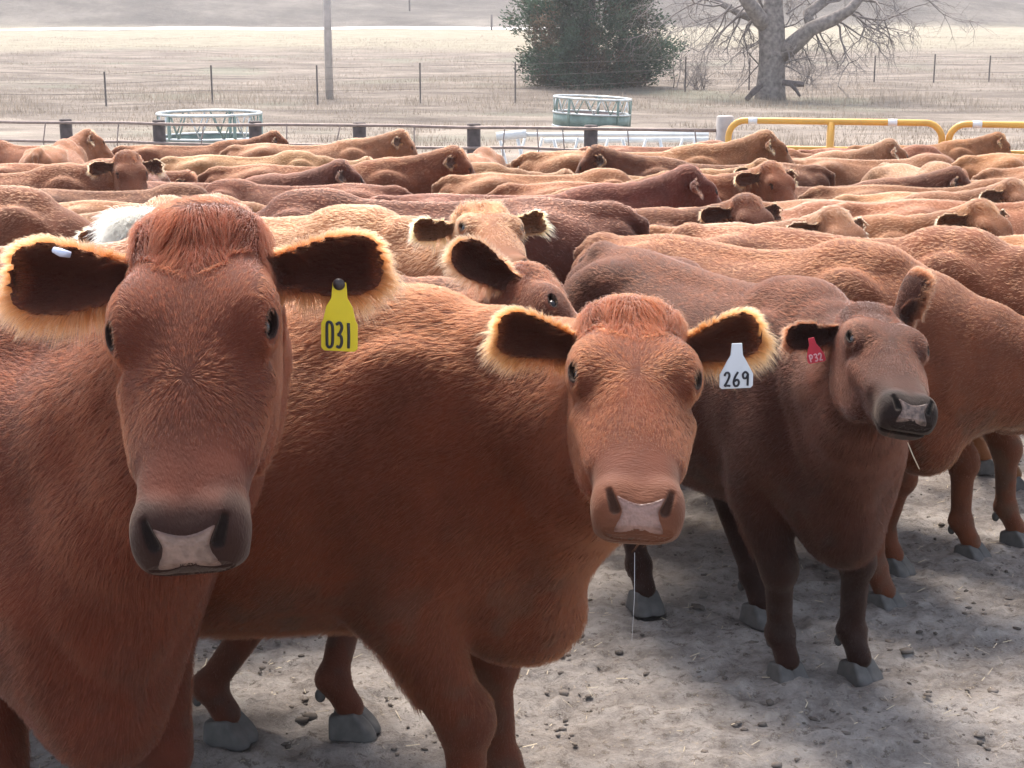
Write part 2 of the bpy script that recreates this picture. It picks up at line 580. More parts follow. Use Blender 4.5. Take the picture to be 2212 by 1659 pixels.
        for key, J in s.legs.items():
            a, b, c, d, e = J
            if key[0] == 'f':
                rr = (.130, .098, .058, .044, .042)
                f = smin(f, rcone(P, a, b, rr[0], rr[1]), .06)
                g = rcone(P, b, c, rr[1], .056)
                g = smin(g, ell(P, c + (.008, 0, .01), (.060, .056, .072)), .03)
                g = smin(g, rcone(P, c, d, .048, .039), .02)
                g = smin(g, ell(P, d, (.050, .051, .045)), .02)
                g = smin(g, rcone(P, d, e, .038, .040), .02)
                f = smin(f, g, .045)
            else:
                f = smin(f, rcone(P, a, b, .16, .115), .08)
                g = rcone(P, b, c, .105, .052)
                g = smin(g, rcone(P, c + (-.035, 0, .05), c + (.01, 0, -.05), .036, .042), .03)
                g = smin(g, rcone(P, c, d, .048, .040), .02)
                g = smin(g, rcone(P, b + (-.22, 0, .02), c + (-.035, 0, .05), .085, .03), .05)
                g = smin(g, ell(P, d, (.050, .051, .045)), .02)
                g = smin(g, rcone(P, d, e, .039, .041), .02)
                f = smin(f, g, .05)
        f = smax(f, -rcone(Pm, (.13, .235, 1.10), (.27, .215, .74), .030, .040), .075)   # groove before the shoulder
        f = smax(f, -rcone(Pm, (-.20, .385, 1.05), (-.13, .300, .66), .050, .040), .07)    # behind the shoulder
        for rx in (-.42, -.52, -.62, -.72, -.82):
            f = f + .0022 * np.exp(-((x - rx - .12 * (z - .9)) / .018) ** 2) * sstep(.62, .8, z) * sstep(1.18, 1.0, z)
        # neck
        nf = None
        for pts, r0, r1 in s.neck_pts():
            for i in range(len(pts) - 1):
                ra = r0 + (r1 - r0) * (i / (len(pts) - 1)); rb = r0 + (r1 - r0) * ((i + 1) / (len(pts) - 1))
                g = rcone(P, pts[i], pts[i + 1], ra, rb)
                nf = g if nf is None else smin(nf, g, .05)
        f = smin(f, nf, .085)
        # dewlap
        th = s.neck_pts()[2][0]
        f = smin(f, rcone(P, (.24, 0, .64 - bk), th[2] + np.array((0, 0, -.12)), .05, .04), .10)
        # tail
        tx = s.tailx
        tp = [(-1.52, 0, 1.21), (-1.60, tx * .1, 1.16), (-1.625, tx * .3, 1.0), (-1.61, tx * .7, .75), (-1.60, tx, .55)]
        for i in range(4):
            f = smin(f, rcone(P, tp[i], tp[i + 1], .034 - .005 * i, .029 - .005 * i), .02)
        return f

    def field(s, P):
        P = np.asarray(P, np.float32)
        f = s.f_body(P)
        f = smin(f, s.f_head(P), .035)
        for key in s.ears:
            f = smin(f, s.f_ear(P, key), .012)
        # soft unevenness of flesh
        ph = s.seed * 1.7
        f = f + .006 * np.sin(P[:, 0] * 9 + ph) * np.sin(P[:, 2] * 11 + P[:, 1] * 6 + ph) * (P[:, 2] > .5) * np.clip((P[:, 2] - .5) * 6, 0, 1) * np.clip(( .25 - P[:, 0]) * 6, 0, 1)
        return f

    # --- looks
    def tint(s, P, dark_muzzle=.5, pale=.0):
        """coat shade relative to the animal's own colour; muzzle, ears, legs, dusty back"""
        n = len(P)
        q = s.hl(P); u, sd, nn = q[:, 0], q[:, 1], q[:, 2]
        A = np.abs(sd)
        col = np.ones((n, 3), np.float32)
        hd = (s.f_head(P) < .012)
        base = np.array([1, 1, 1], np.float32)
        no = vnoise(P, 7) * .5 + vnoise(P, 23) * .3 + vnoise(P, 60) * .2
        col *= (.82 + .36 * no)[:, None]
        # dusty dry spine and rump
        x, y, z = P.T
        up = sstep(1.12, 1.28, z) * (x < .1) * (x > -1.6)
        d = up * sstep(.35, .75, vnoise(P * np.array([1, 1.2, 1]), 5) + .15)
        col = col * (1 + .35 * d[:, None] * np.array([1, 1.14, 1.08]))
        # lower legs
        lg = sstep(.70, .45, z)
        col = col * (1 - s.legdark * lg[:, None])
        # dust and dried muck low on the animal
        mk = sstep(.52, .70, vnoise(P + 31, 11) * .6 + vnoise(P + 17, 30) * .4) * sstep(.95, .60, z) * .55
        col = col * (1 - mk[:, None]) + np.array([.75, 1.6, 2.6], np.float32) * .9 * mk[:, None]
        # muzzle
        mz = hd * sstep(.395, .455, u + .025 * (vnoise(P, 45) - .5) - .028 * sstep(.075, .02, A) * sstep(-.08, -.03, nn))
        dk = np.array([.24, .40, .62], np.float32) if s.mz == 'dark' else np.array([1.30, 2.1, 2.9], np.float32)
        col = col * (1 - mz[:, None] * dark_muzzle) + dk * mz[:, None] * dark_muzzle * col
        # pale hair beside the muzzle and jaw
        pj = .3 * hd * sstep(.38, .46, u) * sstep(.055, .075, A) * (1 - .0) * sstep(-.16, -.08, nn) * sstep(.52, .48, u)
        col = col * (1 + .5 * pj[:, None] * np.array([.9, 1.3, 1.5]))
        # dark skin round the eye, paler crescent below it
        al = s.almond(np.stack([u, A, nn], 1))
        near = hd & (A > .07) & (np.abs(u - .182) < .05)
        lid = near & (al < .0045)
        col = np.where(lid[:, None], col * .16, col)
        low = near & (al >= .0045) & (al < .0105) & (u > .170) & (nn < -.018)
        col = np.where(low[:, None], col * 1.5, col)
        nd = rcone(np.stack([u, A, nn], 1), (.480, .0515, -.021), (.507, .041, -.036), .0045, .0080)
        nk = sstep(.003, -.001, nd) * hd
        col = col * (1 - .82 * nk[:, None])
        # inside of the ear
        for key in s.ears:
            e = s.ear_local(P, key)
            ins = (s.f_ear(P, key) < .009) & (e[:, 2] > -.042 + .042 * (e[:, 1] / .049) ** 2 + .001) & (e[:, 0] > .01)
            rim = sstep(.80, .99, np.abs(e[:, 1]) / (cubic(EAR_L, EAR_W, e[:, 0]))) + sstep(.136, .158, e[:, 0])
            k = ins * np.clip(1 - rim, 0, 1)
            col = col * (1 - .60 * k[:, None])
        return np.clip(col, 0, 4)

# ------------------------------------------------------------------ coat of hair
def build_coat(cow, V, F, VN, count, focus=None, width=.0003, lscale=1.0, seg=4, clump=.014, seed=1,
               dark=.5, falloff=2.0, rim=1.0):
    rg = np.random.default_rng(seed)
    T = np.concatenate([F[:, [0, 1, 2]], F[:, [0, 2, 3]]])
    a, b, c = V[T[:, 0]], V[T[:, 1]], V[T[:, 2]]
    ar = np.linalg.norm(np.cross(b - a, c - a), axis=1) / 2
    cen = (a + b + c) / 3
    wgt = ar.copy()
    if focus is not None:
        d = np.linalg.norm(cen - np.asarray(focus), axis=1)
        wgt = wgt / np.maximum(d, .9) ** falloff
    q = cow.hl(cen)
    inhead = (q[:, 0] > -.03) & (q[:, 0] < .53) & (np.abs(q[:, 1]) < .14) & (q[:, 2] < .05) & (q[:, 2] > -.25)
    wgt = wgt * np.where(inhead, 2.6, 1.0)
    for key in cow.ears:
        e = cow.ear_local(cen, key)
        ie = (e[:, 0] > .0) & (e[:, 0] < .22) & (np.abs(e[:, 1]) < .08) & (np.abs(e[:, 2]) < .06)
        wgt = wgt * np.where(ie, 5.0, 1.0)
    wgt = wgt * np.where(cen[:, 2] < .10, .15, 1)
    cdf = np.cumsum(wgt); cdf /= cdf[-1]
    ti = np.searchsorted(cdf, rg.random(count))
    r1 = np.sqrt(rg.random(count)); r2 = rg.random(count)
    wa, wb, wc = 1 - r1, r1 * (1 - r2), r1 * r2
    P = wa[:, None] * a[ti] + wb[:, None] * b[ti] + wc[:, None] * c[ti]
    Nn = wa[:, None] * VN[T[ti, 0]] + wb[:, None] * VN[T[ti, 1]] + wc[:, None] * VN[T[ti, 2]]
    Nn /= np.linalg.norm(Nn, axis=1, keepdims=True) + 1e-9
    P = P.astype(np.float32); Nn = Nn.astype(np.float32)
    q = cow.hl(P); u, sd, nn = q[:, 0], q[:, 1], q[:, 2]; A = np.abs(sd)
    fh = cow.f_head(P)
    hd = (fh < .010) & (u > -.03)
    x, y, z = P.T
    # default flow: backwards and down the flanks
    D = np.stack([-np.ones(count), np.zeros(count), -.25 - .9 * np.clip((1.25 - z) * 1.2, 0, 1)], 1)
    lg = sstep(.62, .45, z)
    D = D * (1 - lg[:, None]) + np.array([-.1, 0, -1.0]) * lg[:, None]
    L = np.full(count, .020) + .010 * sstep(.2, .5, x) + .012 * sstep(.62, .54, z) * (x < 0) * (z > .45)
    L = np.where(z < .45, .010, L)
    up = sstep(1.16, 1.26, z) * (x < .2)
    L = L + .008 * up
    lift = np.full(count, .28) + .06 * up
    # neck: hair runs from the head down to the shoulder
    if True:
        t0 = cow.neck_pts()[0][0]
        nd = unit(np.array(t0[0]) - np.array(t0[-1]))
        nk = sstep(.12, .40, x) * (1 - lg)
        D = D * (1 - nk[:, None]) + (nd + np.array([0, 0, -.5])) * nk[:, None]
    # head
    Dh = np.zeros((count, 3))
    wh = np.array([cow.whorl, 0.0])
    du = u - wh[0]
    rad = np.sqrt(du ** 2 + sd ** 2) + 1e-4
    Dl = np.stack([du / rad, sd / rad * .9, np.zeros(count)], 1)
    side = sstep(.085, .105, A)
    Dl[:, 0] = Dl[:, 0] * (1 - side) + .9 * side
    Dl[:, 2] -= .9 * side
    topk = sstep(.160 - .7 * A, .060 - .7 * A, u)
    Dp = np.stack([np.full(count, 1.0), -sd * 5.0 + np.sin(sd * 60) * .5, -.1 * np.ones(count)], 1)
    Dl = Dl * (1 - topk[:, None]) + Dp * topk[:, None]
    lo = sstep(.33, .40, u)
    Dl = Dl * (1 - lo[:, None]) + np.stack([np.ones(count), sd * 4, np.zeros(count)], 1) * lo[:, None]
    Dh = Dl @ cow.H
    D = np.where(hd[:, None], Dh, D)
    Lh = .015 - .010 * sstep(.30, .44, u) + (cow.poll_hair - .012) * sstep(.15 - .5 * A, -.01, u) * sstep(.125, .03, A)
    Lh = Lh + .006 * sstep(-.12, -.2, nn) * (u < .4)
    Lh = Lh * np.where(Lh > .016, rg.uniform(.35, 1.3, count), 1)
    L = np.where(hd, Lh, L)
    lift = np.where(hd, .22 + .25 * sstep(.10, .0, u) + .0 * u, lift)
    # ears
    earm = np.zeros(count, bool); fr = np.zeros(count); inn = np.zeros(count, bool)
    for key in cow.ears:
        e = cow.ear_local(P, key); l, wd, t = e.T
        ie = (cow.f_ear(P, key) < .009) & (l > .005)
        hw = cubic(EAR_L, EAR_W, l)
        xr = np.abs(wd) / hw
        k = np.clip(sstep(.76, .98, xr) + sstep(.140, .166, l), 0, 1)
        inner = (t > -.042 + .042 * (wd / .049) ** 2)
        Ae = cow.ears[key][1]
        dr = np.stack([(l - .07), wd * 1.4, np.zeros(count)], 1)
        dr /= np.linalg.norm(dr, axis=1, keepdims=True) + 1e-6
        dr[:, 2] = .25
        De = dr * k[:, None] + np.array([.8, 0, .15]) * (1 - k[:, None])
        De = De @ Ae
        De = De + np.array([0, 0, -.25]) * k[:, None]
        D = np.where(ie[:, None], De, D)
        below = sstep(.2, .9, -(np.sign((Ae[1] @ np.array([0, 0, 1.0]))) * wd / hw))
        Le = .009 + (.014 + .016 * below) * k
        Le = np.where(inner & (k < .3), rg.uniform(.010, .030, count), Le)
        L = np.where(ie, Le, L)
        lift = np.where(ie, .25 + .15 * k, lift)
        fr = np.where(ie, k, fr); earm |= ie; inn |= ie & inner & (k < .4)
    # throw away hair on nose, nostrils, eyes
    al = cow.almond(np.stack([u, A, nn], 1))
    bad = hd & (((A > .07) & (np.abs(u - .182) < .05) & (al < .006)) | ((u > .446 + .10 * A) & (A < .052) & (nn > -.12)) | ((u > .455) & (A < .060) & (A > .03) & (nn > -.06)))
    keep = ~bad & (z > .075)
    # directions
    wob = np.stack([vnoise(P, 28) - .5, vnoise(P + 7, 28) - .5, vnoise(P + 19, 28) - .5], 1) * .55 \
        + np.stack([vnoise(P + 3, 9) - .5, vnoise(P + 11, 9) - .5, vnoise(P + 29, 9) - .5], 1) * .4
    D = D / (np.linalg.norm(D, axis=1, keepdims=True) + 1e-6)
    D = D + wob * np.where(hd & (u > .1), .45, .8)[:, None] + rg.normal(0, .10, (count, 3))
    Tn = D - Nn * (D * Nn).sum(1, keepdims=True)
    Tn /= np.linalg.norm(Tn, axis=1, keepdims=True) + 1e-6
    lift = lift * rg.uniform(.6, 1.4, count)
    # on ear edges the radial direction is what counts
    Dir = Tn * np.cos(lift)[:, None] + Nn * np.sin(lift)[:, None]
    ke = (earm * fr)[:, None]
    Dn = D / (np.linalg.norm(D, axis=1, keepdims=True) + 1e-6)
    Dir = Dir * (1 - ke) + (Dn + Nn * .25) * ke
    Dir /= np.linalg.norm(Dir, axis=1, keepdims=True) + 1e-6
    L = L * rg.uniform(.65, 1.25, count) * lscale * np.where(earm, rg.uniform(.6, 1.35, count), 1)
    P, Nn, Dir, L, fr, inn, hd, Tn = [v[keep] for v in (P, Nn, Dir, L, fr, inn, hd, Tn)]
    n = len(P)
    tip = P + Dir * L[:, None]
    # clumping
    cell = np.floor(P / clump + rg.random(3)).astype(np.int64)
    hsh = ((cell[:, 0] + 4000) * 10000 + cell[:, 1] + 4000) * 10000 + cell[:, 2] + 4000
    _, inv = np.unique(hsh, return_inverse=True)
    m = inv.max() + 1
    cn = np.bincount(inv, minlength=m)[:, None]
    ctip = np.stack([np.bincount(inv, tip[:, i], m) for i in range(3)], 1) / cn
    cl = rg.uniform(.05, .36, n)[:, None]
    tip2 = tip * (1 - cl) + ctip[inv] * cl
    K = seg
    ts = np.linspace(0, 1, K)[None, :, None]
    rootp = (P - Nn * .002)[:, None, :]
    tv = (tip2 - P)[:, None, :]
    bow = (Nn * (L * .10)[:, None])[:, None, :]
    sag = np.array([0, 0, -1.0])[None, None, :] * (np.where(L > .025, .30, .12) * L)[:, None, None]
    pos = rootp + tv * ts + bow * (ts * (1 - ts) * 4) + sag * ts ** 2
    radius = (width * rg.uniform(.7, 1.2, n))[:, None] * np.array([1.0, .95, .7, .25] if K == 4 else [1.0, .8, .25])[None, :]
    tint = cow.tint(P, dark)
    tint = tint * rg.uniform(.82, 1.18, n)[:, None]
    tint = tint * (1 + (fr * rim)[:, None] * np.array([2.4, 3.4, 2.7]))  # ear fringe: pale hair, brightened further to paint in the backlit rim glow
    return pos.astype(np.float32), radius.astype(np.float32), tint.astype(np.float32)

def curves_object(name, pos, radius, tint, mat, link=True):
    n, K, _ = pos.shape
    cu = bpy.data.hair_curves.new(name)
    cu.add_curves([K] * n)
    cu.attributes['position'].data.foreach_set('vector', pos.ravel())
    ra = cu.attributes.get('radius') or cu.attributes.new('radius', 'FLOAT', 'POINT')
    ra.data.foreach_set('value', radius.ravel())
    ta = cu.attributes.new('tint', 'FLOAT_COLOR', 'CURVE')
    ta.data.foreach_set('color', np.concatenate([tint, np.ones((n, 1), np.float32)], 1).ravel())
    cu.materials.append(mat)
    o = bpy.data.objects.new(name, cu)
    if link: C.objects.link(o)
    return o

# ------------------------------------------------------------------ hoof, nose, eye
def hoof_mesh():
    def f(P):
        out = None
        for sg in (1, -1):
            q = P.copy(); q[:, 1] = (q[:, 1] * sg - .0240)
            x, y, z = q.T
            toe = .074 - y * .25
            prof = .052 + (.085 - z) * .02
            g = np.sqrt((np.maximum(np.abs((x - .010)) - .042, 0) / 1.0) ** 2 + y ** 2) - .0205 - (.075 - z) * .20
            g = smax(g, (x * .72 + z * .69) - .071, .010)      # sloping front wall
            g = smax(g, -x - .052 - (z - .03) * .1, .010)
            g = smax(g, z - .074 - .20 * x, .008)
            g = smax(g, .002 - z, .004)
            out = g if out is None else np.minimum(out, g)
        for sg in (1, -1):                                     # dew claws
            out = np.minimum(out, ell(P, (-.078, sg * .024, .118), (.016, .013, .020)))
        return out
    V, F = surface_nets(f, (-.11, -.08, -.01), (.12, .08, .15), .003)
    return np_mesh('hoof', V, F, M['hoof'], link=False).data

HOOF = hoof_mesh()

def eye_mesh():
    bm = bmesh.new(); bmesh.ops.create_uvsphere(bm, u_segments=24, v_segments=16, radius=.0218)
    me = bpy.data.meshes.new('eye'); bm.to_mesh(me); bm.free()
    me.polygons.foreach_set('use_smooth', np.ones(len(me.polygons), bool))
    me.materials.append(M['eye']); return me
EYE = eye_mesh()

def nose_patch(cow, mat):
    nv, nu = 36, 36
    vv = np.linspace(0, 1, nv)
    # half width of the pad from its top edge to the lip
    hw = cubic([0, .08, .20, .42, .58, .75, .90, 1.0], [.0450, .0445, .040, .033, .0345, .041, .044, .043], vv)
    ss = np.linspace(-1, 1, nu)
    S_, V_ = np.meshgrid(ss, vv)
    Sv = S_ * hw[:, None]
    notch = .24 * (1 - np.abs(S_) ** 1.6) * (1 - V_) ** 1.5
    ph = R(33) + (R(88) - R(33)) * np.clip(V_ + notch, 0, 1)
    org = np.stack([np.full(Sv.size, .445), Sv.ravel(), np.full(Sv.size, -.078)], 1)
    dr = np.stack([np.sin(ph).ravel(), np.zeros(Sv.size), np.cos(ph).ravel()], 1)
    def loc(q): return (cow.poll + q @ cow.H).astype(np.float32)
    t = np.zeros(len(org)); done = np.zeros(len(org), bool)
    for i in range(110):
        v = cow.f_head(loc(org + dr * t[:, None]))
        done |= v > 0
        t = np.where(done, t, t + .001)
    edge = np.maximum(np.abs(S_), np.abs(V_ * 2 - 1)).ravel()
    offs = .0010 - .0034 * sstep(.86, 1.0, edge)
    Q = org + dr * (t + offs)[:, None]
    Q = loc(Q)
    # soften
    G = Q.reshape(nv, nu, 3)
    for _ in range(2):
        G[1:-1, 1:-1] = (G[1:-1, 1:-1] * 2 + G[:-2, 1:-1] + G[2:, 1:-1] + G[1:-1, :-2] + G[1:-1, 2:]) / 6
    F = [(i * nu + j, i * nu + j + 1, (i + 1) * nu + j + 1, (i + 1) * nu + j) for i in range(nv - 1) for j in range(nu - 1)]
    o = np_mesh('nose', G.reshape(-1, 3), np.array(F), mat, link=False)
    ed = np.clip(edge + .10 * (vnoise(G.reshape(-1, 3), 90) - .5), 0, 1)
    k = sstep(.66, .98, ed) * .75 + .45 * sstep(.22, .04, V_.ravel())
    k = np.clip(k + .35 * sstep(.62, .72, vnoise(G.reshape(-1, 3), 150)), 0, 1)
    tn = np.ones((len(k), 3)) * (1 - k[:, None]) + np.array([.42, .33, .30]) * k[:, None]
    ca = o.data.color_attributes.new('tint', 'FLOAT_COLOR', 'POINT')
    ca.data.foreach_set('color', np.concatenate([tn, np.ones((len(k), 1))], 1).astype(np.float32).ravel())
    return o

def vertex_normals(V, F):
    a, b, c, d = [V[F[:, i]] for i in range(4)]
    fn = np.cross(c - a, d - b)
    n = np.zeros_like(V)
    for ax in range(3):
        for k in range(4): n[:, ax] += np.bincount(F[:, k], fn[:, ax], len(V))
    return (n / (np.linalg.norm(n, axis=1, keepdims=True) + 1e-12)).astype(np.float32)

def refine_head(cow, me, dark, hair):
    bm = bmesh.new(); bm.from_mesh(me)
    bm.verts.ensure_lookup_table()
    P = np.array([v.co[:] for v in bm.verts], np.float32)
    q = cow.hl(P)
    m = (cow.f_head(P) < .01) & (((q[:, 0] > .10) & (q[:, 0] < .26) & (np.abs(q[:, 1]) > .055) & (q[:, 2] > -.09)) | ((q[:, 0] > .41) & (q[:, 2] > -.15)))
    for rnd in range(2):
        ed = [e for e in bm.edges if m[e.verts[0].index] and m[e.verts[1].index]]
        n0 = len(bm.verts)
        bmesh.ops.subdivide_edges(bm, edges=ed, cuts=1, use_grid_fill=True)
        bm.verts.index_update(); bm.verts.ensure_lookup_table()
        P = np.array([v.co[:] for v in bm.verts], np.float32)
        m2 = np.zeros(len(P), bool); m2[:n0] = m
        for v in bm.verts[n0:]:
            m2[v.index] = True
        m = m2
        idx = np.nonzero(m)[0]
        Q = P[idx].copy()
        for _ in range(2):
            g = gradn(cow.field, Q, .0012)
            Q = Q - g * np.clip(cow.field(Q), -.003, .003)[:, None]
        P[idx] = Q
        for i, p in zip(idx, Q): bm.verts[i].co = p
    bmesh.ops.triangulate(bm, faces=[f for f in bm.faces if len(f.verts) > 4])
    bm.to_mesh(me); bm.free()
    tn = cow.tint(P, dark) * (.8 if hair else 1)
    me.color_attributes['tint'].data.foreach_set('color', np.concatenate([tn, np.ones((len(P), 1))], 1).astype(np.float32).ravel())
    me.polygons.foreach_set('use_smooth', np.ones(len(me.polygons), bool))

def lash_strands(cow, sg, rg):
    P = []
    for i in range(26):
        a = rg.uniform(-1, 1)
        b = np.array([.178 + a * .019 - .010 * 0, sg * (.112), -.012 + .010 * (1 - a * a)])
        b[0] -= .012 * (1 - a * a)
        d = np.array([-.25 + .3 * a, sg * .9, .35 + rg.normal(0, .1)]); d /= np.linalg.norm(d)
        pts = [b + d * k * .006 + np.array([.004 * k * k * .3, 0, 0]) for k in range(4)]
        P.append([cow.poll + p @ cow.H for p in pts])
    return np.array(P, np.float32)

def make_cow(cow, h, hair, focus=None, width=.0003, lscale=1.0, seg=4, dark=.5, clump=.014, nose='nose',
             falloff=2.0, details=True, lid_hair=False, rim=1.0):
    """builds one animal: an Empty with its body, coat, eyes, nose and hooves as parts"""
    root = empty('cow')
    lo = np.array([-1.75, -.50, .0]); hi = np.array([.60, .50, 1.42])
    ends = np.array([cow.hp(-.08, 0, 0), cow.hp(.54, 0, -.08), cow.hp(.2, .14, 0), cow.hp(.2, -.14, 0), cow.hp(.2, 0, -.27)]
                    + [cow.ears[k][0] + cow.ears[k][1][0] * .23 * cow.ears[k][2] for k in cow.ears])
    lo = np.minimum(lo, ends.min(0) - .07); hi = np.maximum(hi, ends.max(0) + .07); lo[2] = -.02
    V, F = surface_nets(cow.field, lo, hi, h)
    body = np_mesh('body', V, F, M['hide'], root)
    me = body.data
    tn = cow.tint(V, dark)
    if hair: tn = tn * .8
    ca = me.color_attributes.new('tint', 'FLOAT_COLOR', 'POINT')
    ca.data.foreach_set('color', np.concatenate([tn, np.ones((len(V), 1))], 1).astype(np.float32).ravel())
    if details and h < .0095: refine_head(cow, me, dark, bool(hair))
    VN = np.empty(len(V) * 3, np.float32)
    vn_src = V
    VN = vertex_normals(V, F)
    if hair:
        pos, rad, tint = build_coat(cow, V, F, VN, hair, focus, width, lscale, seg, clump, 11 + cow.seed, dark, falloff, rim)
        # tail switch
        rg = np.random.default_rng(5)
        n = 500
        tx = cow.tailx
        b = np.array([-1.60, tx, .60]) + rg.normal(0, .012, (n, 3)) * [1, 1, 6]
        d = np.array([0, 0, -1.0]) + rg.normal(0, .07, (n, 3))
        ln = rg.uniform(.15, .30, n)
        K = seg
        ts = np.linspace(0, 1, K)
        sw = b[:, None, :] + d[:, None, :] * (ln[:, None] * ts)[:, :, None] + (rg.normal(0, .012, (n, 1, 3)) * (ts ** 2)[None, :, None])
        pos = np.concatenate([pos, sw.astype(np.float32)])
        rad = np.concatenate([rad, np.full((n, K), .0007, np.float32)])
        tint = np.concatenate([tint, np.full((n, 3), .35, np.float32)])
        ct = curves_object('coat', pos, rad, tint, M['hair'])
        ct.parent = root
    if details:
        for sg in (1, -1):
            e = bpy.data.objects.new('eye', EYE); C.objects.link(e); e.parent = root
            e.location = cow.hp(.182, sg * .089, -.028)
        nz = nose_patch(cow, M[nose]); C.objects.link(nz); nz.parent = root
    for key, J in cow.legs.items():
        hf = bpy.data.objects.new('hoof', HOOF); C.objects.link(hf); hf.parent = root
        hf.location = (J[4][0] - .002, J[4][1], 0)
        hf.scale = (.98, 1.02, 1.04)
        hf.rotation_euler = (0, 0, R(6) * (1 if key[1] == 'l' else -1))
    return root

def paint(root, col):
    for o in root.children:
        if o.name.split('.')[0] in ('body', 'coat'):
            o.color = (*col, 1)

def place(root, xy, heading, scale=1.0):
    root.location = (xy[0], xy[1], pen_z(xy[1] - math.sin(heading) * .6) + .008)
    sl = -.0555 if xy[1] > 5 else 0.0                      # stand square to the sloping floor
    root.rotation_euler = (0, -math.atan(sl * math.sin(heading)), heading)
    root.scale = (scale,) * 3

HAIR = (380000, 250000, 140000, 70000)   # strands: nearest cows, middle, behind, copied
VERB = False
HAZE = 0.0006

# ------------------------------------------------------------------ terrain
YS = [-40, 4.2, 5.2, 23.0, 26.0, 46, 60, 80, 130, 170, 205, 214, 222, 245, 300, 420, 700]
ZS = [0, 0, -.035, -1.02, -1.05, -1.10, -.98, -.85, -.35, .20, .72, .98, 1.0, 4.5, 14, 40, 90]

def terrain_z(x, y):
    x = np.asarray(x, float); y = np.asarray(y, float)
    z = np.interp(y, YS, ZS)
    far = sstep(30, 60, y)
    P = np.stack([x, y, 0 * x], -1).reshape(-1, 3)
    z = z + far * ((vnoise(P, .07) - .5) * .5 + (vnoise(P, .25) - .5) * .16).reshape(x.shape)
    hill = sstep(224, 290, y)
    z = z + hill * ((vnoise(P, .012) - .5) * 16 + (vnoise(P + 3, .04) - .5) * 3.5).reshape(x.shape)
    # mound at the left beyond the road, spur at the right
    z = z + 5.0 * np.exp(-(((x + 92) / 34) ** 2 + ((y - 238) / 13) ** 2))
    z = z + 6.0 * np.exp(-(((x - 48) / 26) ** 2 + ((y - 244) / 15) ** 2))
    # muck heaped round the feeders and behind the fence
    z = z + .22 * np.exp(-(((x - 2.5) / 3.0) ** 2 + ((y - 43) / 1.6) ** 2)) * (.6 + .8 * vnoise(P, 1.5).reshape(x.shape))
    return z

PR = np.random.default_rng(99)
PRINTS = np.stack([PR.uniform(-3.5, 5.0, 2600), 2.2 + 8 * PR.random(2600) ** 1.2, PR.uniform(.035, .06, 2600), PR.uniform(.004, .013, 2600), PR.uniform(0, 3.14, 2600)], 1)
def grow(a, b, first, rate):
    out = [a]; st = first; s = 1 if b > a else -1
    while (b - out[-1]) * s > 0:
        out.append(out[-1] + s * st); st *= rate
    return out[1:]
gx = np.array(sorted(grow(-1.6, -330, .025, 1.035)) + list(np.arange(-1.6, 3.2, .022)) + grow(3.2, 330, .025, 1.035))
gy = np.array(sorted(grow(2.2, -30, .03, 1.12)) + list(np.arange(2.2, 6.8, .022)) + grow(6.8, 690, .023, 1.018))
X, Y = np.meshgrid(gx, gy, indexing='ij')
Z = terrain_z(X, Y)
PP = np.stack([X, Y, 0 * X], -1).reshape(-1, 3)
pen = 1 - sstep(26, 34, Y)
det = (vnoise(PP, 2.2) - .5) * .018 + (vnoise(PP + 5, 6) - .5) * .014 + (vnoise(PP + 2, 17) - .5) * .014 + (np.clip(vnoise(PP + 9, 30), .5, 1) - .5) * .035
Z = Z + pen * det.reshape(X.shape) * sstep(40, 10, Y)
for cx_, cy_, rr_, dd_, aa_ in PRINTS:                       # hoof prints
    i0, i1 = np.searchsorted(gx, [cx_ - .16, cx_ + .16]); j0, j1 = np.searchsorted(gy, [cy_ - .16, cy_ + .16])
    if i1 - i0 < 3 or j1 - j0 < 3: continue
    sx = X[i0:i1, j0:j1] - cx_; sy = Y[i0:i1, j0:j1] - cy_
    a_ = (sx * math.cos(aa_) + sy * math.sin(aa_)) / 1.35; b_ = -sx * math.sin(aa_) + sy * math.cos(aa_)
    d_ = np.sqrt(a_ * a_ + b_ * b_) / rr_
    Z[i0:i1, j0:j1] += dd_ * (-np.exp(-(d_ * 1.1) ** 4) + .55 * np.exp(-((d_ - 1.25) / .28) ** 2))
nx, ny = X.shape
ii, jj = np.meshgrid(np.arange(nx - 1), np.arange(ny - 1), indexing='ij')
FF = np.stack([ii * ny + jj, (ii + 1) * ny + jj, (ii + 1) * ny + jj + 1, ii * ny + jj + 1], -1).reshape(-1, 4)

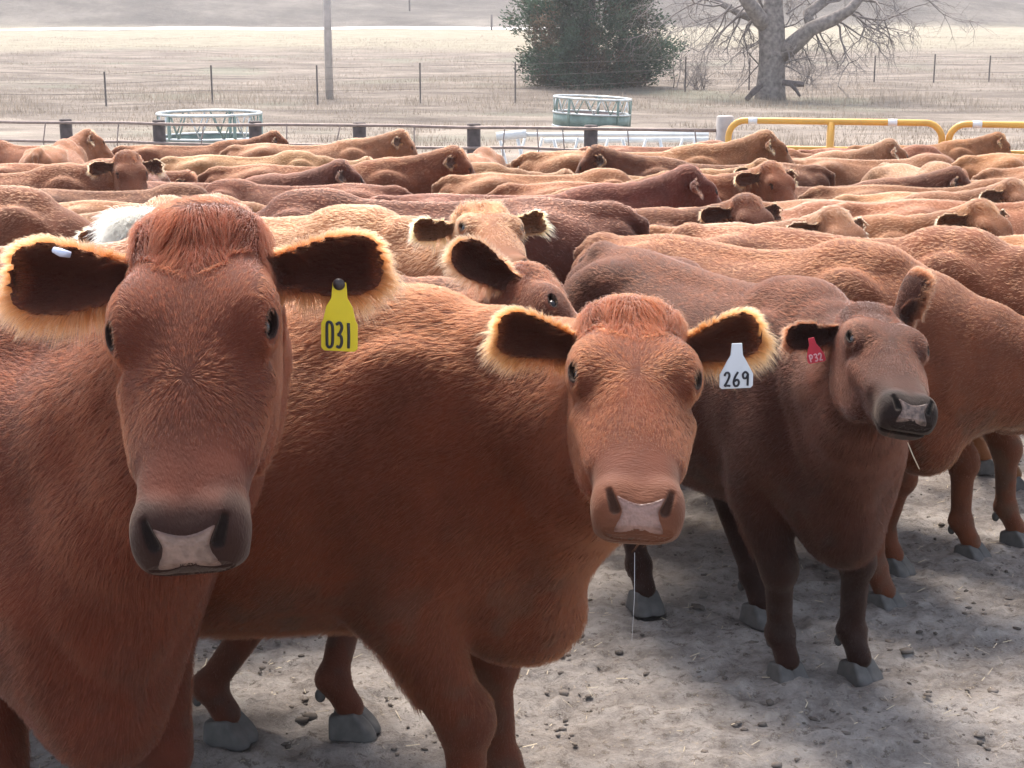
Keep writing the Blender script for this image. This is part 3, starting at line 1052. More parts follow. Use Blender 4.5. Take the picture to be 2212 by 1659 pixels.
def ground_material():
    m, nt, b = mat_new('ground')
    L = nt.links
    geo = N(nt, 'ShaderNodeNewGeometry')
    sep = N(nt, 'ShaderNodeSeparateXYZ'); L.new(geo.outputs['Position'], sep.inputs[0])
    def noise(scale, det=6, rough=.6, sc3=None, dist=0):
        n = N(nt, 'ShaderNodeTexNoise'); n.inputs['Scale'].default_value = scale; n.inputs['Detail'].default_value = det
        n.inputs['Roughness'].default_value = rough; n.inputs['Distortion'].default_value = dist
        if sc3:
            mp = N(nt, 'ShaderNodeMapping'); mp.inputs['Scale'].default_value = sc3
            L.new(geo.outputs['Position'], mp.inputs['Vector']); L.new(mp.outputs[0], n.inputs['Vector'])
        else: L.new(geo.outputs['Position'], n.inputs['Vector'])
        return n.outputs['Fac']
    def ramp(f, stops):
        r = N(nt, 'ShaderNodeValToRGB'); L.new(f, r.inputs[0])
        el = r.color_ramp.elements
        while len(el) < len(stops): el.new(.5)
        for e, (p, c) in zip(el, stops): e.position = p; e.color = (*c, 1)
        return r.outputs[0]
    def mix(f, a, c, bt='MIX'):
        x = N(nt, 'ShaderNodeMix', data_type='RGBA', blend_type=bt)
        if isinstance(f, float): x.inputs['Factor'].default_value = f
        else: L.new(f, x.inputs['Factor'])
        for sck, v in (('A', a), ('B', c)):
            if isinstance(v, tuple): x.inputs[sck].default_value = (*v, 1)
            else: L.new(v, x.inputs[sck])
        return x.outputs['Result']
    def mr(f, a, c, lo=0, hi=1):
        r = N(nt, 'ShaderNodeMapRange', interpolation_type='SMOOTHSTEP'); L.new(f, r.inputs[0])
        r.inputs[1].default_value = a; r.inputs[2].default_value = c; r.inputs[3].default_value = lo; r.inputs[4].default_value = hi
        return r.outputs[0]
    dirt = ramp(noise(4.5, 12, .80), [(.33, (.12, .102, .090)), (.45, (.25, .224, .206)), (.54, (.345, .315, .292)), (.68, (.47, .435, .40))])
    dirt = mix(mr(noise(30, 8, .8), .535, .60, 0, .9), dirt, (.115, .096, .083))
    dirt = mix(mr(noise(2.6, 7, .8, dist=.6), .60, .68, 0, .8), dirt, (.13, .103, .083))
    dirt = mix(mr(noise(60, 5, .7, (1, 1, 1)), .59, .66, 0, .8), dirt, (.42, .36, .29))
    dirt = mix(mr(noise(.5, 3), .42, .62, 0, .35), dirt, (.21, .175, .15))
    grass = ramp(noise(.22, 8, .7, (1, 2.2, 1)), [(.30, (.12, .10, .085)), (.50, (.25, .213, .18)), (.68, (.39, .335, .28))])
    grass = mix(mr(noise(1.6, 6, .75, (1, 1.4, 1)), .50, .70, 0, .7), grass, (.17, .14, .12))
    grass = mix(mr(noise(.09, 4), .52, .66, 0, .45), grass, (.25, .27, .20))
    # scrubby hillside
    hills = ramp(noise(.07, 9, .74, (1, 1, 1)), [(.30, (.06, .054, .048)), (.50, (.125, .112, .098)), (.70, (.24, .215, .185))])
    ypos = sep.outputs['Y']
    wob = N(nt, 'ShaderNodeMath', operation='MULTIPLY_ADD'); L.new(noise(.35, 5), wob.inputs[0]); wob.inputs[1].default_value = 8.0; L.new(ypos, wob.inputs[2])
    yw = wob.outputs[0]
    verge = mr(yw, 118, 145)
    vb = mix(verge, grass, mix(mr(noise(.5, 5), .3, .7), (.37, .33, .25), (.29, .265, .20)))
    c = mix(mr(yw, 29, 36), dirt, vb)
    c = mix(mr(yw, 217, 228), c, hills)
    L.new(c, b.inputs['Base Color'])
    b.inputs['Roughness'].default_value = .95
    b.inputs['Specular IOR Level'].default_value = .15
    bp = N(nt, 'ShaderNodeBump'); bp.inputs['Strength'].default_value = 1.0; bp.inputs['Distance'].default_value = .02
    L.new(noise(45, 7, .75), bp.inputs['Height'])
    bp2 = N(nt, 'ShaderNodeBump'); bp2.inputs['Distance'].default_value = .5
    st = mr(yw, 34, 60, 0, .8); L.new(st, bp2.inputs['Strength'])
    L.new(noise(1.3, 7, .75), bp2.inputs['Height']); L.new(bp.outputs[0], bp2.inputs['Normal'])
    L.new(bp2.outputs[0], b.inputs['Normal'])
    return m
g = np_mesh('ground', np.stack([X, Y, Z], -1).reshape(-1, 3), FF, ground_material())
tag(g, kind='structure')

def gz(x, y): return float(terrain_z(np.array([x]), np.array([y]))[0])

# road on the far slope
rx = np.arange(-190, 12, 2.0)
V = []
for x in rx:
    for q_ in (0, 2, 4.5, 7, 9.0):
        yy = 206 + x * -.02 + q_
        V.append((x, yy, gz(x, 206 + x * -.02) + .06 + q_ * .032))
n5 = 5
F5 = np.array([(i * n5 + j, (i + 1) * n5 + j, (i + 1) * n5 + j + 1, i * n5 + j + 1) for i in range(len(rx) - 1) for j in range(4)])
tag(np_mesh('road', V, F5, simple('glare_white_road', (.78, .74, .70), .5, var=.06)), kind='structure')  # near-white colour paints the sun glare onto the road

# loose clods and straw on the pen floor
def clods():
    rg = np.random.default_rng(21)
    bm = bmesh.new(); bmesh.ops.create_icosphere(bm, subdivisions=1, radius=1)
    bv = np.array([v.co[:] for v in bm.verts]); bf = np.array([[v.index for v in f.verts] for f in bm.faces]); bm.free()
    V = []; F = []; nb = 0
    n = 26000
    # clustered positions
    cx = rg.uniform(-3.5, 5.5, 900); cy = 2.3 + 9 * rg.random(900) ** 1.2
    k = rg.integers(0, 900, n)
    px_ = np.where(rg.random(n) < .6, cx[k] + rg.normal(0, .10, n), rg.uniform(-3.5, 5.5, n))
    py_ = np.where(rg.random(n) < .6, cy[k] + rg.normal(0, .07, n), 2.3 + 9 * rg.random(n))
    r = .003 + .010 * rg.random(n) ** 2.5
    big = rg.random(n) < .006; r[big] = rg.uniform(.012, .024, big.sum())
    zz = terrain_z(px_, py_)
    for i in range(n):
        d = 1 + .6 * (vnoise(bv * .9 + i * .37, 1.6) - .5) * 2 + .3 * (vnoise(bv + i * .7, 4) - .5)
        v = bv * d[:, None] * r[i] * np.array([rg.uniform(.8, 1.5), rg.uniform(.7, 1.2), rg.uniform(.30, .6)])
        a = rg.uniform(0, 6.28); ca, sa = math.cos(a), math.sin(a)
        v = np.stack([v[:, 0] * ca - v[:, 1] * sa + px_[i], v[:, 0] * sa + v[:, 1] * ca + py_[i], v[:, 2] + zz[i] + r[i] * .25], 1)
        V.append(v); F.append(bf + nb); nb += len(bv)
    o = np_mesh('dirt_clods', np.concatenate(V), np.concatenate(F), simple('clod', (.14, .120, .105), .95, var=.6, scale=6, spec=.1))
    tag(o, 'loose crumbs of dried mud and manure on the pen floor', 'dirt', kind='stuff')
clods()

def straw():
    rg = np.random.default_rng(22)
    n = 9000
    x = rg.uniform(-3.5, 5.5, n); y = 2.3 + 9 * rg.random(n) ** 1.1
    L = rg.uniform(.008, .05, n) * (1 + 1.5 * (rg.random(n) < .06)); a = rg.uniform(0, math.pi, n); wv = rg.uniform(.0005, .0014, n)
    z = terrain_z(x, y) + rg.uniform(.004, .014, n)
    dx, dy = np.cos(a) * L / 2, np.sin(a) * L / 2
    nx_, ny_ = -np.sin(a) * wv, np.cos(a) * wv
    tz = rg.normal(0, .12, n) * L
    V = np.stack([np.stack([x - dx - nx_, y - dy - ny_, z - tz], 1), np.stack([x + dx - nx_, y + dy - ny_, z + tz], 1),
                  np.stack([x + dx + nx_, y + dy + ny_, z + tz + wv], 1), np.stack([x - dx + nx_, y - dy + ny_, z - tz + wv], 1)], 1).reshape(-1, 3)
    o = np_mesh('straw_bits', V, np.arange(n * 4).reshape(-1, 4), simple('straw', (.50, .42, .30), .7, var=.3, scale=4), smooth=False)
    tag(o, 'scattered bits of pale straw trodden into the pen floor', 'straw', kind='stuff')
straw()

# dry grass of the field
def grass_mat(name, col, trans=.45):
    m = bpy.data.materials.new(name); m.use_nodes = True
    nt = m.node_tree; nt.nodes.remove(nt.nodes['Principled BSDF']); out = nt.nodes['Material Output']
    geo = N(nt, 'ShaderNodeNewGeometry')
    no = N(nt, 'ShaderNodeTexNoise'); no.inputs['Scale'].default_value = .9; no.inputs['Detail'].default_value = 8
    nt.links.new(geo.outputs['Position'], no.inputs['Vector'])
    r = N(nt, 'ShaderNodeMapRange'); r.inputs[1].default_value = .3; r.inputs[2].default_value = .7; r.inputs[3].default_value = .6; r.inputs[4].default_value = 1.3
    nt.links.new(no.outputs['Fac'], r.inputs[0])
    s_ = N(nt, 'ShaderNodeVectorMath', operation='SCALE'); s_.inputs[0].default_value = col; nt.links.new(r.outputs[0], s_.inputs['Scale'])
    d = N(nt, 'ShaderNodeBsdfDiffuse'); t = N(nt, 'ShaderNodeBsdfTranslucent'); mx = N(nt, 'ShaderNodeMixShader'); mx.inputs[0].default_value = trans
    nt.links.new(s_.outputs[0], d.inputs[0]); nt.links.new(s_.outputs[0], t.inputs[0])
    nt.links.new(d.outputs[0], mx.inputs[1]); nt.links.new(t.outputs[0], mx.inputs[2]); nt.links.new(mx.outputs[0], out.inputs['Surface'])
    return m

def grass():
    rg = np.random.default_rng(23)
    n = 150000
    y = 29 + 150 * rg.random(n) ** 1.5
    x = rg.uniform(-.40, .40, n) * y
    P = np.stack([x, y, 0 * x], 1)
    dens = vnoise(P, .35) * .6 + vnoise(P + 4, 1.1) * .4
    band = np.exp(-((y - 60) / 5) ** 2) * .35
    bare = np.exp(-(((x - 2.5) / 4) ** 2 + ((y - 43.5) / 2.5) ** 2)) + np.exp(-(((x + 10) / 8) ** 2 + ((y - 33) / 3) ** 2)) + (y < 31) * .6
    k = (dens + band * .5 - bare > .40 + .15 * (y < 36)) & (y < 175)
    x, y, dens = x[k], y[k], dens[k]; n = len(x)
    hgt = (.05 + .30 * np.clip((dens - .35) * 2.4, 0, 1.3) * rg.uniform(.4, 1.3, n)) * (.75 + .8 * np.exp(-((y - 60) / 6) ** 2)) * sstep(24, 50, y + 8)
    wv = rg.uniform(.006, .014, n)
    z = terrain_z(x, y) - .02
    a = rg.uniform(0, math.pi, n)
    dx, dy = np.cos(a) * wv, np.sin(a) * wv
    lx, ly = rg.normal(0, .25, n) * hgt, rg.normal(0, .25, n) * hgt
    V = np.stack([np.stack([x - dx, y - dy, z], 1), np.stack([x + dx, y + dy, z], 1),
                  np.stack([x + lx, y + ly, z + hgt], 1)], 1).reshape(-1, 3)
    o = np_mesh('dry_grass', V, np.arange(n * 3).reshape(-1, 3), grass_mat('dry_grass', (.32, .27, .22)), smooth=False)
    tag(o, 'pale dry winter grass covering the field behind the pen', 'grass', kind='stuff')
grass()

# ------------------------------------------------------------------ trees
BARK = simple('grey_bark', (.20, .175, .16), .95, var=.45, scale=6, bump=1.0)
TWIG = simple('twig_bark', (.20, .175, .165), .9, var=.2, scale=3)

def limb_path(a, b, sag, rg, n=7, wob=.05):
    a = np.array(a, float); b = np.array(b, float); L = np.linalg.norm(b - a)
    off = rg.normal(0, wob * L, 3); o2 = rg.normal(0, wob * L * .5, 3)
    return [a + (b - a) * t + off * math.sin(math.pi * t) + o2 * math.sin(2 * math.pi * t) + np.array([0, 0, sag * L]) * math.sin(math.pi * t) for t in np.linspace(0, 1, n)]

def twigs(mb, start, d, L, r, depth, rg, droop=.0):
    n = 5
    pts = [np.array(start, float)]; d = unit(d)
    for i in range(n):
        d = unit(d + rg.normal(0, .20, 3) + np.array([0, 0, -droop]))
        pts.append(pts[-1] + d * L / n)
    mb.tube(pts, [r * (1 - .75 * i / n) for i in range(n + 1)], n=5 if r > .03 else 3, cap=False)
    if depth > 0:
        for i in range(rg.integers(3, 6)):
            j = rg.integers(1, n + 1)
            dd = unit(pts[j] - pts[j - 1]); sd = unit(rg.normal(0, 1, 3))
            twigs(mb, pts[j], dd * .8 + sd * .8, L * rg.uniform(.45, .75), r * .5, depth - 1, rg, droop)

DEAD = simple('dead_wood', (.10, .08, .075), .9, var=.4)
def big_tree():
    rg = np.random.default_rng(31)
    Y0 = 62
    b = at_y(1664, 213, Y0); b[2] = gz(b[0], Y0) - .1
    def q(px, py, dy=0): return at_y(px, py, Y0 + dy)
    root = empty('bare_tree', b)
    tag(root, 'big leafless cottonwood with a thick grey trunk and spreading limbs', 'tree')
    t = MB()
    def rel(p): return np.array(p) - b
    t.tube([rel(b + (0, 0, -.3)), rel(q(1664, 200)), rel(q(1667, 150)), rel(q(1668, 100)), rel(q(1666, 55)), rel(q(1670, 10)), rel(q(1680, -60)), rel(q(1690, -130, .5))],
           [.72, .60, .53, .51, .53, .37, .30, .2], n=20)
    t.tube([rel(q(1682, 122)), rel(q(1715, 95, -.3)), rel(q(1752, 62, -.6)), rel(q(1800, 42, -.8)), rel(q(1835, 22, -1)), rel(q(1880, -30, -1.2))], [.36, .36, .30, .26, .20, .14], n=12)
    t.tube([rel(q(1752, 62, -.6)), rel(q(1745, 30, -.2)), rel(q(1790, -5, 0)), rel(q(1850, -60, 0))], [.22, .22, .2, .12], n=10)
    t.tube([rel(q(1660, 60)), rel(q(1640, 40, -.4)), rel(q(1620, 10, -.8)), rel(q(1590, -30, -1))], [.34, .32, .28, .2], n=12)
    t.tube([rel(q(1645, 45, .3)), rel(q(1600, 30, .8)), rel(q(1560, 8, 1.2)), rel(q(1520, -20, 1.4))], [.20, .16, .13, .10], n=10)
    tr = t.build('trunk', BARK, root)
    br = MB()
    for (px, py, dx, dz, L, r) in [(1640, 30, -1, -.5, 2.2, .07), (1600, 32, -.6, -1, 2.2, .07), (1580, 10, -.5, -1, 2.8, .06), (1560, 10, -1, -.2, 2.6, .06),
                                   (1700, 100, .2, -1, 1.3, .05), (1720, 92, .7, -.9, 1.6, .05), (1760, 58, .6, -1, 2.0, .06), (1800, 42, .8, -.6, 2.6, .07), (1830, 25, 1, -.3, 3.2, .08),
                                   (1835, 22, 1, .2, 2.6, .06), (1700, 30, .9, .5, 2.2, .06), (1668, 80, -.8, -.2, 1.6, .05), (1690, 60, .8, .2, 1.8, .05), (1650, 20, -.7, .7, 2.4, .06),
                                   (1860, -10, 1, -.3, 3.4, .07), (1620, 5, -1, -.8, 3.0, .06), (1530, -10, -1, -.4, 3.0, .06), (1770, 10, .8, .4, 2.4, .06), (1740, 70, .1, -1, 1.4, .04),
                                   (1800, 0, .9, -.1, 3, .06), (1680, 10, .2, 1, 2.5, .06), (1685, 140, 1, -.3, 1.7, .045), (1640, 140, -1, .2, 1.8, .045)]:
        for k in range(2):
            twigs(br, rel(q(px, py, rg.normal(0, .3))), (dx + rg.normal(0, .3), rg.normal(0, .7), dz + rg.normal(0, .3)), L * .8, r * .8, 3, rg, .04)
    br.build('branches', TWIG, root)
    # broken limbs at the foot
    d = MB()
    d.tube([rel(q(1690, 178, -.8)), rel(q(1715, 181, -.9)), rel(q(1737, 182, -1.0))], [.12, .12, .10], n=8)
    d.tube([rel(q(1708, 181, -.9)), rel(q(1720, 195, -1)), rel(q(1728, 208, -1.1))], [.10, .07, .05], n=8)
    d.build('broken_limb', DEAD, root)
    d = MB(); d.tube([rel(q(1645, 183, -.8)), rel(q(1628, 198, -.9)), rel(q(1612, 216, -1.0))], [.12, .13, .10], n=8)
    d.build('broken_limb', DEAD, root)
big_tree()

def bare_shrub(px, py, Y0, h, seed, label, n=9):
    rg = np.random.default_rng(seed)
    b = at_y(px, py, Y0); b[2] = gz(b[0], Y0) - .05
    m = MB()
    for i in range(n):
        twigs(m, (rg.normal(0, .15), rg.normal(0, .15), 0), (rg.normal(0, .35), rg.normal(0, .35), 1), h * rg.uniform(.5, .8), .028, 3, rg, -.02)
    o = m.build('bare_shrub', TWIG)
    o.location = b
    tag(o, label, 'shrub')
bare_shrub(1470, 185, 68, 4.2, 41, 'thin leafless sapling between the evergreen and the cottonwood', 4)
bare_shrub(1512, 178, 66, 1.6, 42, 'low tangled brown brush left of the cottonwood trunk', 12)
bare_shrub(1742, 170, 70, 1.7, 43, 'sparse twiggy brush right of the cottonwood trunk', 8)
#bare_shrub(95, 172, 66, .8, 44, 'low grey brush in the field at the far left', 14)
bare_shrub(2090, 60, 190, 3.2, 45, 'small bare bush on the slope at the upper right', 5)

def cedar():
    rg = np.random.default_rng(51)
    Y0 = 68
    b = at_y(1276, 192, Y0); b[2] = gz(b[0], Y0) - .1
    root = empty('cedar_tree', b)
    tag(root, 'wide bushy dark green cedar tree reaching down to the grass', 'tree')
    m = MB(); m.tube([(0, 0, -.2), (.05, 0, 1.5), (0, .05, 4), (0, 0, 7.6)], [.24, .20, .14, .03], n=10)
    m.build('trunk', BARK, root)
    # boughs: each a bent stem set with sprays of scale-leaf shoots
    V = []; shade = []
    def wid(z):
        return np.interp(z, [0, .35, 1.2, 2.2, 3.2, 4.5, 6.0, 7.2, 8], [1.6, 2.7, 3.5, 3.45, 3.15, 2.8, 2.0, 1.0, .1])
    nb = 360
    st = MB()
    for i in range(nb):
        z0 = rg.uniform(.15, 7.4) ** 1.0
        az = rg.uniform(0, 2 * math.pi)
        L = wid(z0) * rg.uniform(.72, 1.10) * (1 + .12 * math.sin(3 * az + z0 * 1.3))
        d = np.array([math.cos(az), math.sin(az), 0])
        n = 12
        zz = z0 + .10 * L * rg.uniform(-1.0, 1.6)
        pts = [np.array([0, 0, max(z0 - .35, 0)]) + d * L * t + np.array([0, 0, (zz - z0 + .35) * t ** 1.3]) + rg.normal(0, .04, 3) for t in np.linspace(0, 1, n)]
        if i % 3 == 0: st.tube(pts[::3] + [pts[-1]], .018, n=3, cap=False)
        sh = rg.uniform(.55, 1.35)
        ns = int(70 + 60 * L)
        t = .28 + .72 * rg.random(ns) ** .75
        k = np.minimum((t * (n - 1)).astype(int), n - 2); f = t * (n - 1) - k
        pa = np.array(pts)
        base = pa[k] * (1 - f[:, None]) + pa[k + 1] * f[:, None] + rg.normal(0, 1, (ns, 3)) * (.16 + .10 * (1 - t))[:, None]
        base[:, 2] = np.maximum(base[:, 2], .12)
        dirv = d[None, :] * .8 + rg.normal(0, .55, (ns, 3)) + np.array([0, 0, .35])
        dirv /= np.linalg.norm(dirv, axis=1, keepdims=True)
        ln = rg.uniform(.10, .24, ns); wv = rg.uniform(.018, .04, ns)
        sd = np.cross(dirv, rg.normal(0, 1, (ns, 3))); sd /= np.linalg.norm(sd, axis=1, keepdims=True)
        q = np.stack([base - sd * wv[:, None] * .4, base + dirv * (ln * .45)[:, None] - sd * wv[:, None], base + dirv * ln[:, None], base + dirv * (ln * .45)[:, None] + sd * wv[:, None]], 1)
        V.append(q.reshape(-1, 3)); shade.append(np.full(ns * 4, sh) * np.repeat(rg.uniform(.7, 1.3, ns), 4))
    st.build('boughs', TWIG, root)
    V = np.concatenate(V); shade = np.concatenate(shade)
    m = bpy.data.materials.new('cedar_leaf'); m.use_nodes = True
    nt = m.node_tree; nt.nodes.remove(nt.nodes['Principled BSDF']); out = nt.nodes['Material Output']
    at = N(nt, 'ShaderNodeAttribute', attribute_name='tint')
    d_ = N(nt, 'ShaderNodeBsdfDiffuse'); t_ = N(nt, 'ShaderNodeBsdfTranslucent'); mx = N(nt, 'ShaderNodeMixShader'); mx.inputs[0].default_value = .3
    for q in (d_, t_): nt.links.new(at.outputs['Color'], q.inputs[0])
    nt.links.new(d_.outputs[0], mx.inputs[1]); nt.links.new(t_.outputs[0], mx.inputs[2]); nt.links.new(mx.outputs[0], out.inputs['Surface'])
    o = np_mesh('crown', V, np.arange(len(V)).reshape(-1, 4), m, root, smooth=False)
    br = vnoise(V, .9)
    col = np.array([.070, .115, .078]) * shade[:, None]
    brown = np.array([.15, .115, .08]) * shade[:, None]
    k = sstep(.5, .8, br)[:, None]
    col = col * (1 - k) + brown * k
    ca = o.data.color_attributes.new('tint', 'FLOAT_COLOR', 'POINT')
    ca.data.foreach_set('color', np.concatenate([col, np.ones((len(V), 1))], 1).astype(np.float32).ravel())
cedar()

# ------------------------------------------------------------------ poles, field fence
POLEW = simple('weathered_pole', (.46, .42, .40), .8, var=.15, scale=5)
p = at_y(712, 215, 60); zb = gz(p[0], p[1])
m = MB(); m.tube([(0, 0, -.3), (0, 0, 4), (0, 0, 9.5)], [.155, .14, .11], n=16)
m.box((0, -.16, 8.6), (2.2, .10, .12))
o = m.build('utility_pole', POLEW); o.location = (p[0], p[1], zb)
tag(o, 'tall pale wooden utility pole standing in the field', 'pole')

def wire_fence():
    posts = [(229, 155, 218, 1), (459, 141, 220, 0), (686, 141, 214, 0), (908, 136, 208, 0), (1113, 133, 195, 0), (1480, 122, 190, 0), (1618, 125, 184, 0), (1888, 120, 176, 0), (2017, 117, 172, 0), (2136, 120, 173, 0), (2300, 118, 172, 0), (-40, 150, 222, 0)]
    root = empty('wire_fence', (0, 60, 0))
    tag(root, 'wire field fence with thin dark steel posts crossing the dry grass', 'fence')
    T = simple('dark_steel_post', (.10, .085, .08), .7, var=.3, scale=20)
    tops = []
    for px, y0, y1, _ in posts:
        Y0 = float(np.interp(px, [0, 1113, 1600, 2212], [54, 58, 66, 76]))
        a = at_y(px, y1, Y0); zb = gz(a[0], Y0)
        hgt = min(max((at_y(px, y0, Y0)[2] - zb), 1.15), 1.6)
        mb = MB(); mb.box((0, 0, hgt / 2 - .1), (.055, .05, hgt + .2)); mb.box((0, .03, hgt / 2 - .1), (.02, .05, hgt + .2))
        o = mb.build('post', T, root, smooth=False); o.location = (a[0], Y0 - 60, zb)
        tops.append((a[0], Y0 - 60, zb, hgt))
    tops.sort()
    mb = MB()
    for f in (.35, .65, .93):
        mb.tube([(x, y - .03, z + h_ * f) for x, y, z, h_ in tops], .006, n=4, cap=False)
    mb.build('wires', T, root)
wire_fence()
for px, y0, y1, Y0, lab in ((885, -60, 31, 240, 'dark pole on the hillside above the road'), (1062, 32, 70, 204, 'short dark post beside the road left of the evergreen')):
    a = at_y(px, y1, Y0); t_ = at_y(px, y0, Y0)
    zb = gz(a[0], Y0) - .2
    mb = MB(); mb.tube([(0, 0, 0), (0, 0, max(t_[2] - zb, 1.2))], .13, n=8)
    o = mb.build('hill_pole', simple('dark_pole', (.12, .10, .095), .9), smooth=True); o.location = (a[0], Y0, zb)
    tag(o, lab, 'pole')

# ------------------------------------------------------------------ pen fence of pipe, posts, gates
PIPE = simple('rusty_pipe', (.24, .185, .165), .55, metal=.25, var=.25, scale=12)
POST = simple('creosoted_post', (.075, .058, .055), .85, var=.4, scale=10, bump=.6)
PALE = simple('weathered_post', (.42, .38, .36), .9, var=.2, scale=6, bump=.4)
FA = np.array([at_y(-60, 261.5, 25.6)[0], 25.6]); FB = np.array([at_y(1547, 282, 21.6)[0], 21.6])

def pen_fence():
    root = empty('pen_fence', (FA[0], FA[1], 0))
    tag(root, 'steel pipe and wire fence with dark wooden posts along the back of the pen', 'fence')
    ln = FB - FA
    def at_px(px):
        lo, hi = -.3, 1.2
        for _ in range(50):
            mid = (lo + hi) / 2; q = FA + ln * mid
            if pix((q[0], q[1], .35))[0] < px: lo = mid
            else: hi = mid
        return lo
    zt = [at_y(0, 262, 25.6)[2], at_y(1530, 282, 21.6)[2]]
    zd = [1.10, .78, .46]
    for i, dz in enumerate([0, .30, .60, .90]):
        rg = np.random.default_rng(60 + i)
        mb = MB()
        mb.tube([(*(ln * t), zt[0] + (zt[1] - zt[0]) * t - dz + (rg.normal(0, .008) if 0 < t < 1 else 0)) for t in np.linspace(0, 1, 14)], 0.024 if i == 0 else .023, n=8)
        mb.build('rail', PIPE, root)
    for px in (138, 340, 549, 775, 1023, 1277):
        t = at_px(px); q = ln * t
        mb = MB(); gq = pen_z(FA[1] + q[1]); h_ = zt[0] + (zt[1] - zt[0]) * t + .05 - gq
        mb.tube([(0, 0, -.1), (0, 0, h_ - .01), (0, 0, h_)], [.105, .10, .085], n=14)
        o = mb.build('post', POST, root); o.location = (q[0], q[1] + .10, gq)
    gq = pen_z(FB[1]); hq = at_y(1547, 250, 21.6)[2] - gq
    mb = MB(); mb.tube([(0, 0, -.1), (0, 0, 1.0), (0, 0, hq - .015), (0, 0, hq)], [.13, .125, .12, .10], n=18)
    o = mb.build('post', PALE, root); o.location = (ln[0] + .12, ln[1], gq); o['label'] = 'thick pale weathered end post beside the yellow gate'
    rg = np.random.default_rng(8)
    for px in (99, 257, 440, 620, 735, 895, 1090, 1215, 1355, 1500, 1160):
        t = at_px(px); q = ln * t; z1 = zt[0] + (zt[1] - zt[0]) * t
        mb = MB(); mb.tube([(q[0], q[1] - .02, z1 - 1.0), (q[0] + rg.normal(0, .03), q[1] - .03, z1 - .3), (q[0], q[1] - .02, z1)], .010, n=5)
        mb.build('wire_stay', PIPE, root)
pen_fence()

YEL = simple('yellow_paint', (.66, .35, .06), .45, var=.10, scale=6)
TAPE = simple('white_tape', (.75, .75, .75), .5, var=.05)

def gate(px0, px1, py0, py1, label, mid, bands, Ya=21.2, Yb=20.6):
    a = at_y(px0, py0, Ya); b = at_y(px1, py1, Yb)
    root = empty('pipe_gate', (a[0], a[1], 0))
    tag(root, label, 'gate', 'yellow pipe gates at the right')
    L = math.hypot(b[0] - a[0], b[1] - a[1]); root.rotation_euler = (0, 0, math.atan2(b[1] - a[1], b[0] - a[0]))
    zt = (a[2] + b[2]) / 2 - .03; zb = pen_z(a[1]) + .25; r = .044; cr = .22
    pts = []
    for cx, cz, a0 in ((cr, zt - cr, 180), (L - cr, zt - cr, 90)):
        for k in range(7):
            q = R(a0 - 15 * k); pts.append((cx + cr * math.cos(q), 0, cz + cr * math.sin(q)))
    for cx, cz, a0 in ((L - cr, zb + cr, 0), (cr, zb + cr, -90)):
        for k in range(7):
            q = R(a0 - 15 * k); pts.append((cx + cr * math.cos(q), 0, cz + cr * math.sin(q)))
    m = MB(); m.tube(pts, r, n=14, closed=True); m.build('frame', YEL, root)
    for z in (zt - .36, zt - .64, zt - .92):
        m = MB(); m.tube([(.01, 0, z), (L / 2, 0, z), (L - .01, 0, z)], .030, n=10); m.build('rail', YEL, root)
    m = MB(); m.tube([(mid * L, 0, zb), (mid * L, 0, zt)], .052, n=12); m.build('upright', YEL, root)
    for f in bands:
        m = MB(); m.tube([(f * L - .06, 0, zt), (f * L + .06, 0, zt)], r + .003, n=14); m.build('tape_band', TAPE, root)
gate(1575, 2037, 254, 262, 'yellow pipe gate beside the pale end post', .485, (.115, .77))
gate(2052, 2560, 262, 270, 'yellow pipe gate cut off by the right edge of the photo', .5, (.12, .78), 20.6, 20.0)

# ------------------------------------------------------------------ feeders and white frame
GREEN = simple('green_paint', (.17, .235, .205), .5, var=.3, scale=4)
GALV = simple('galvanised', (.52, .55, .55), .4, metal=.5, var=.2, scale=8)

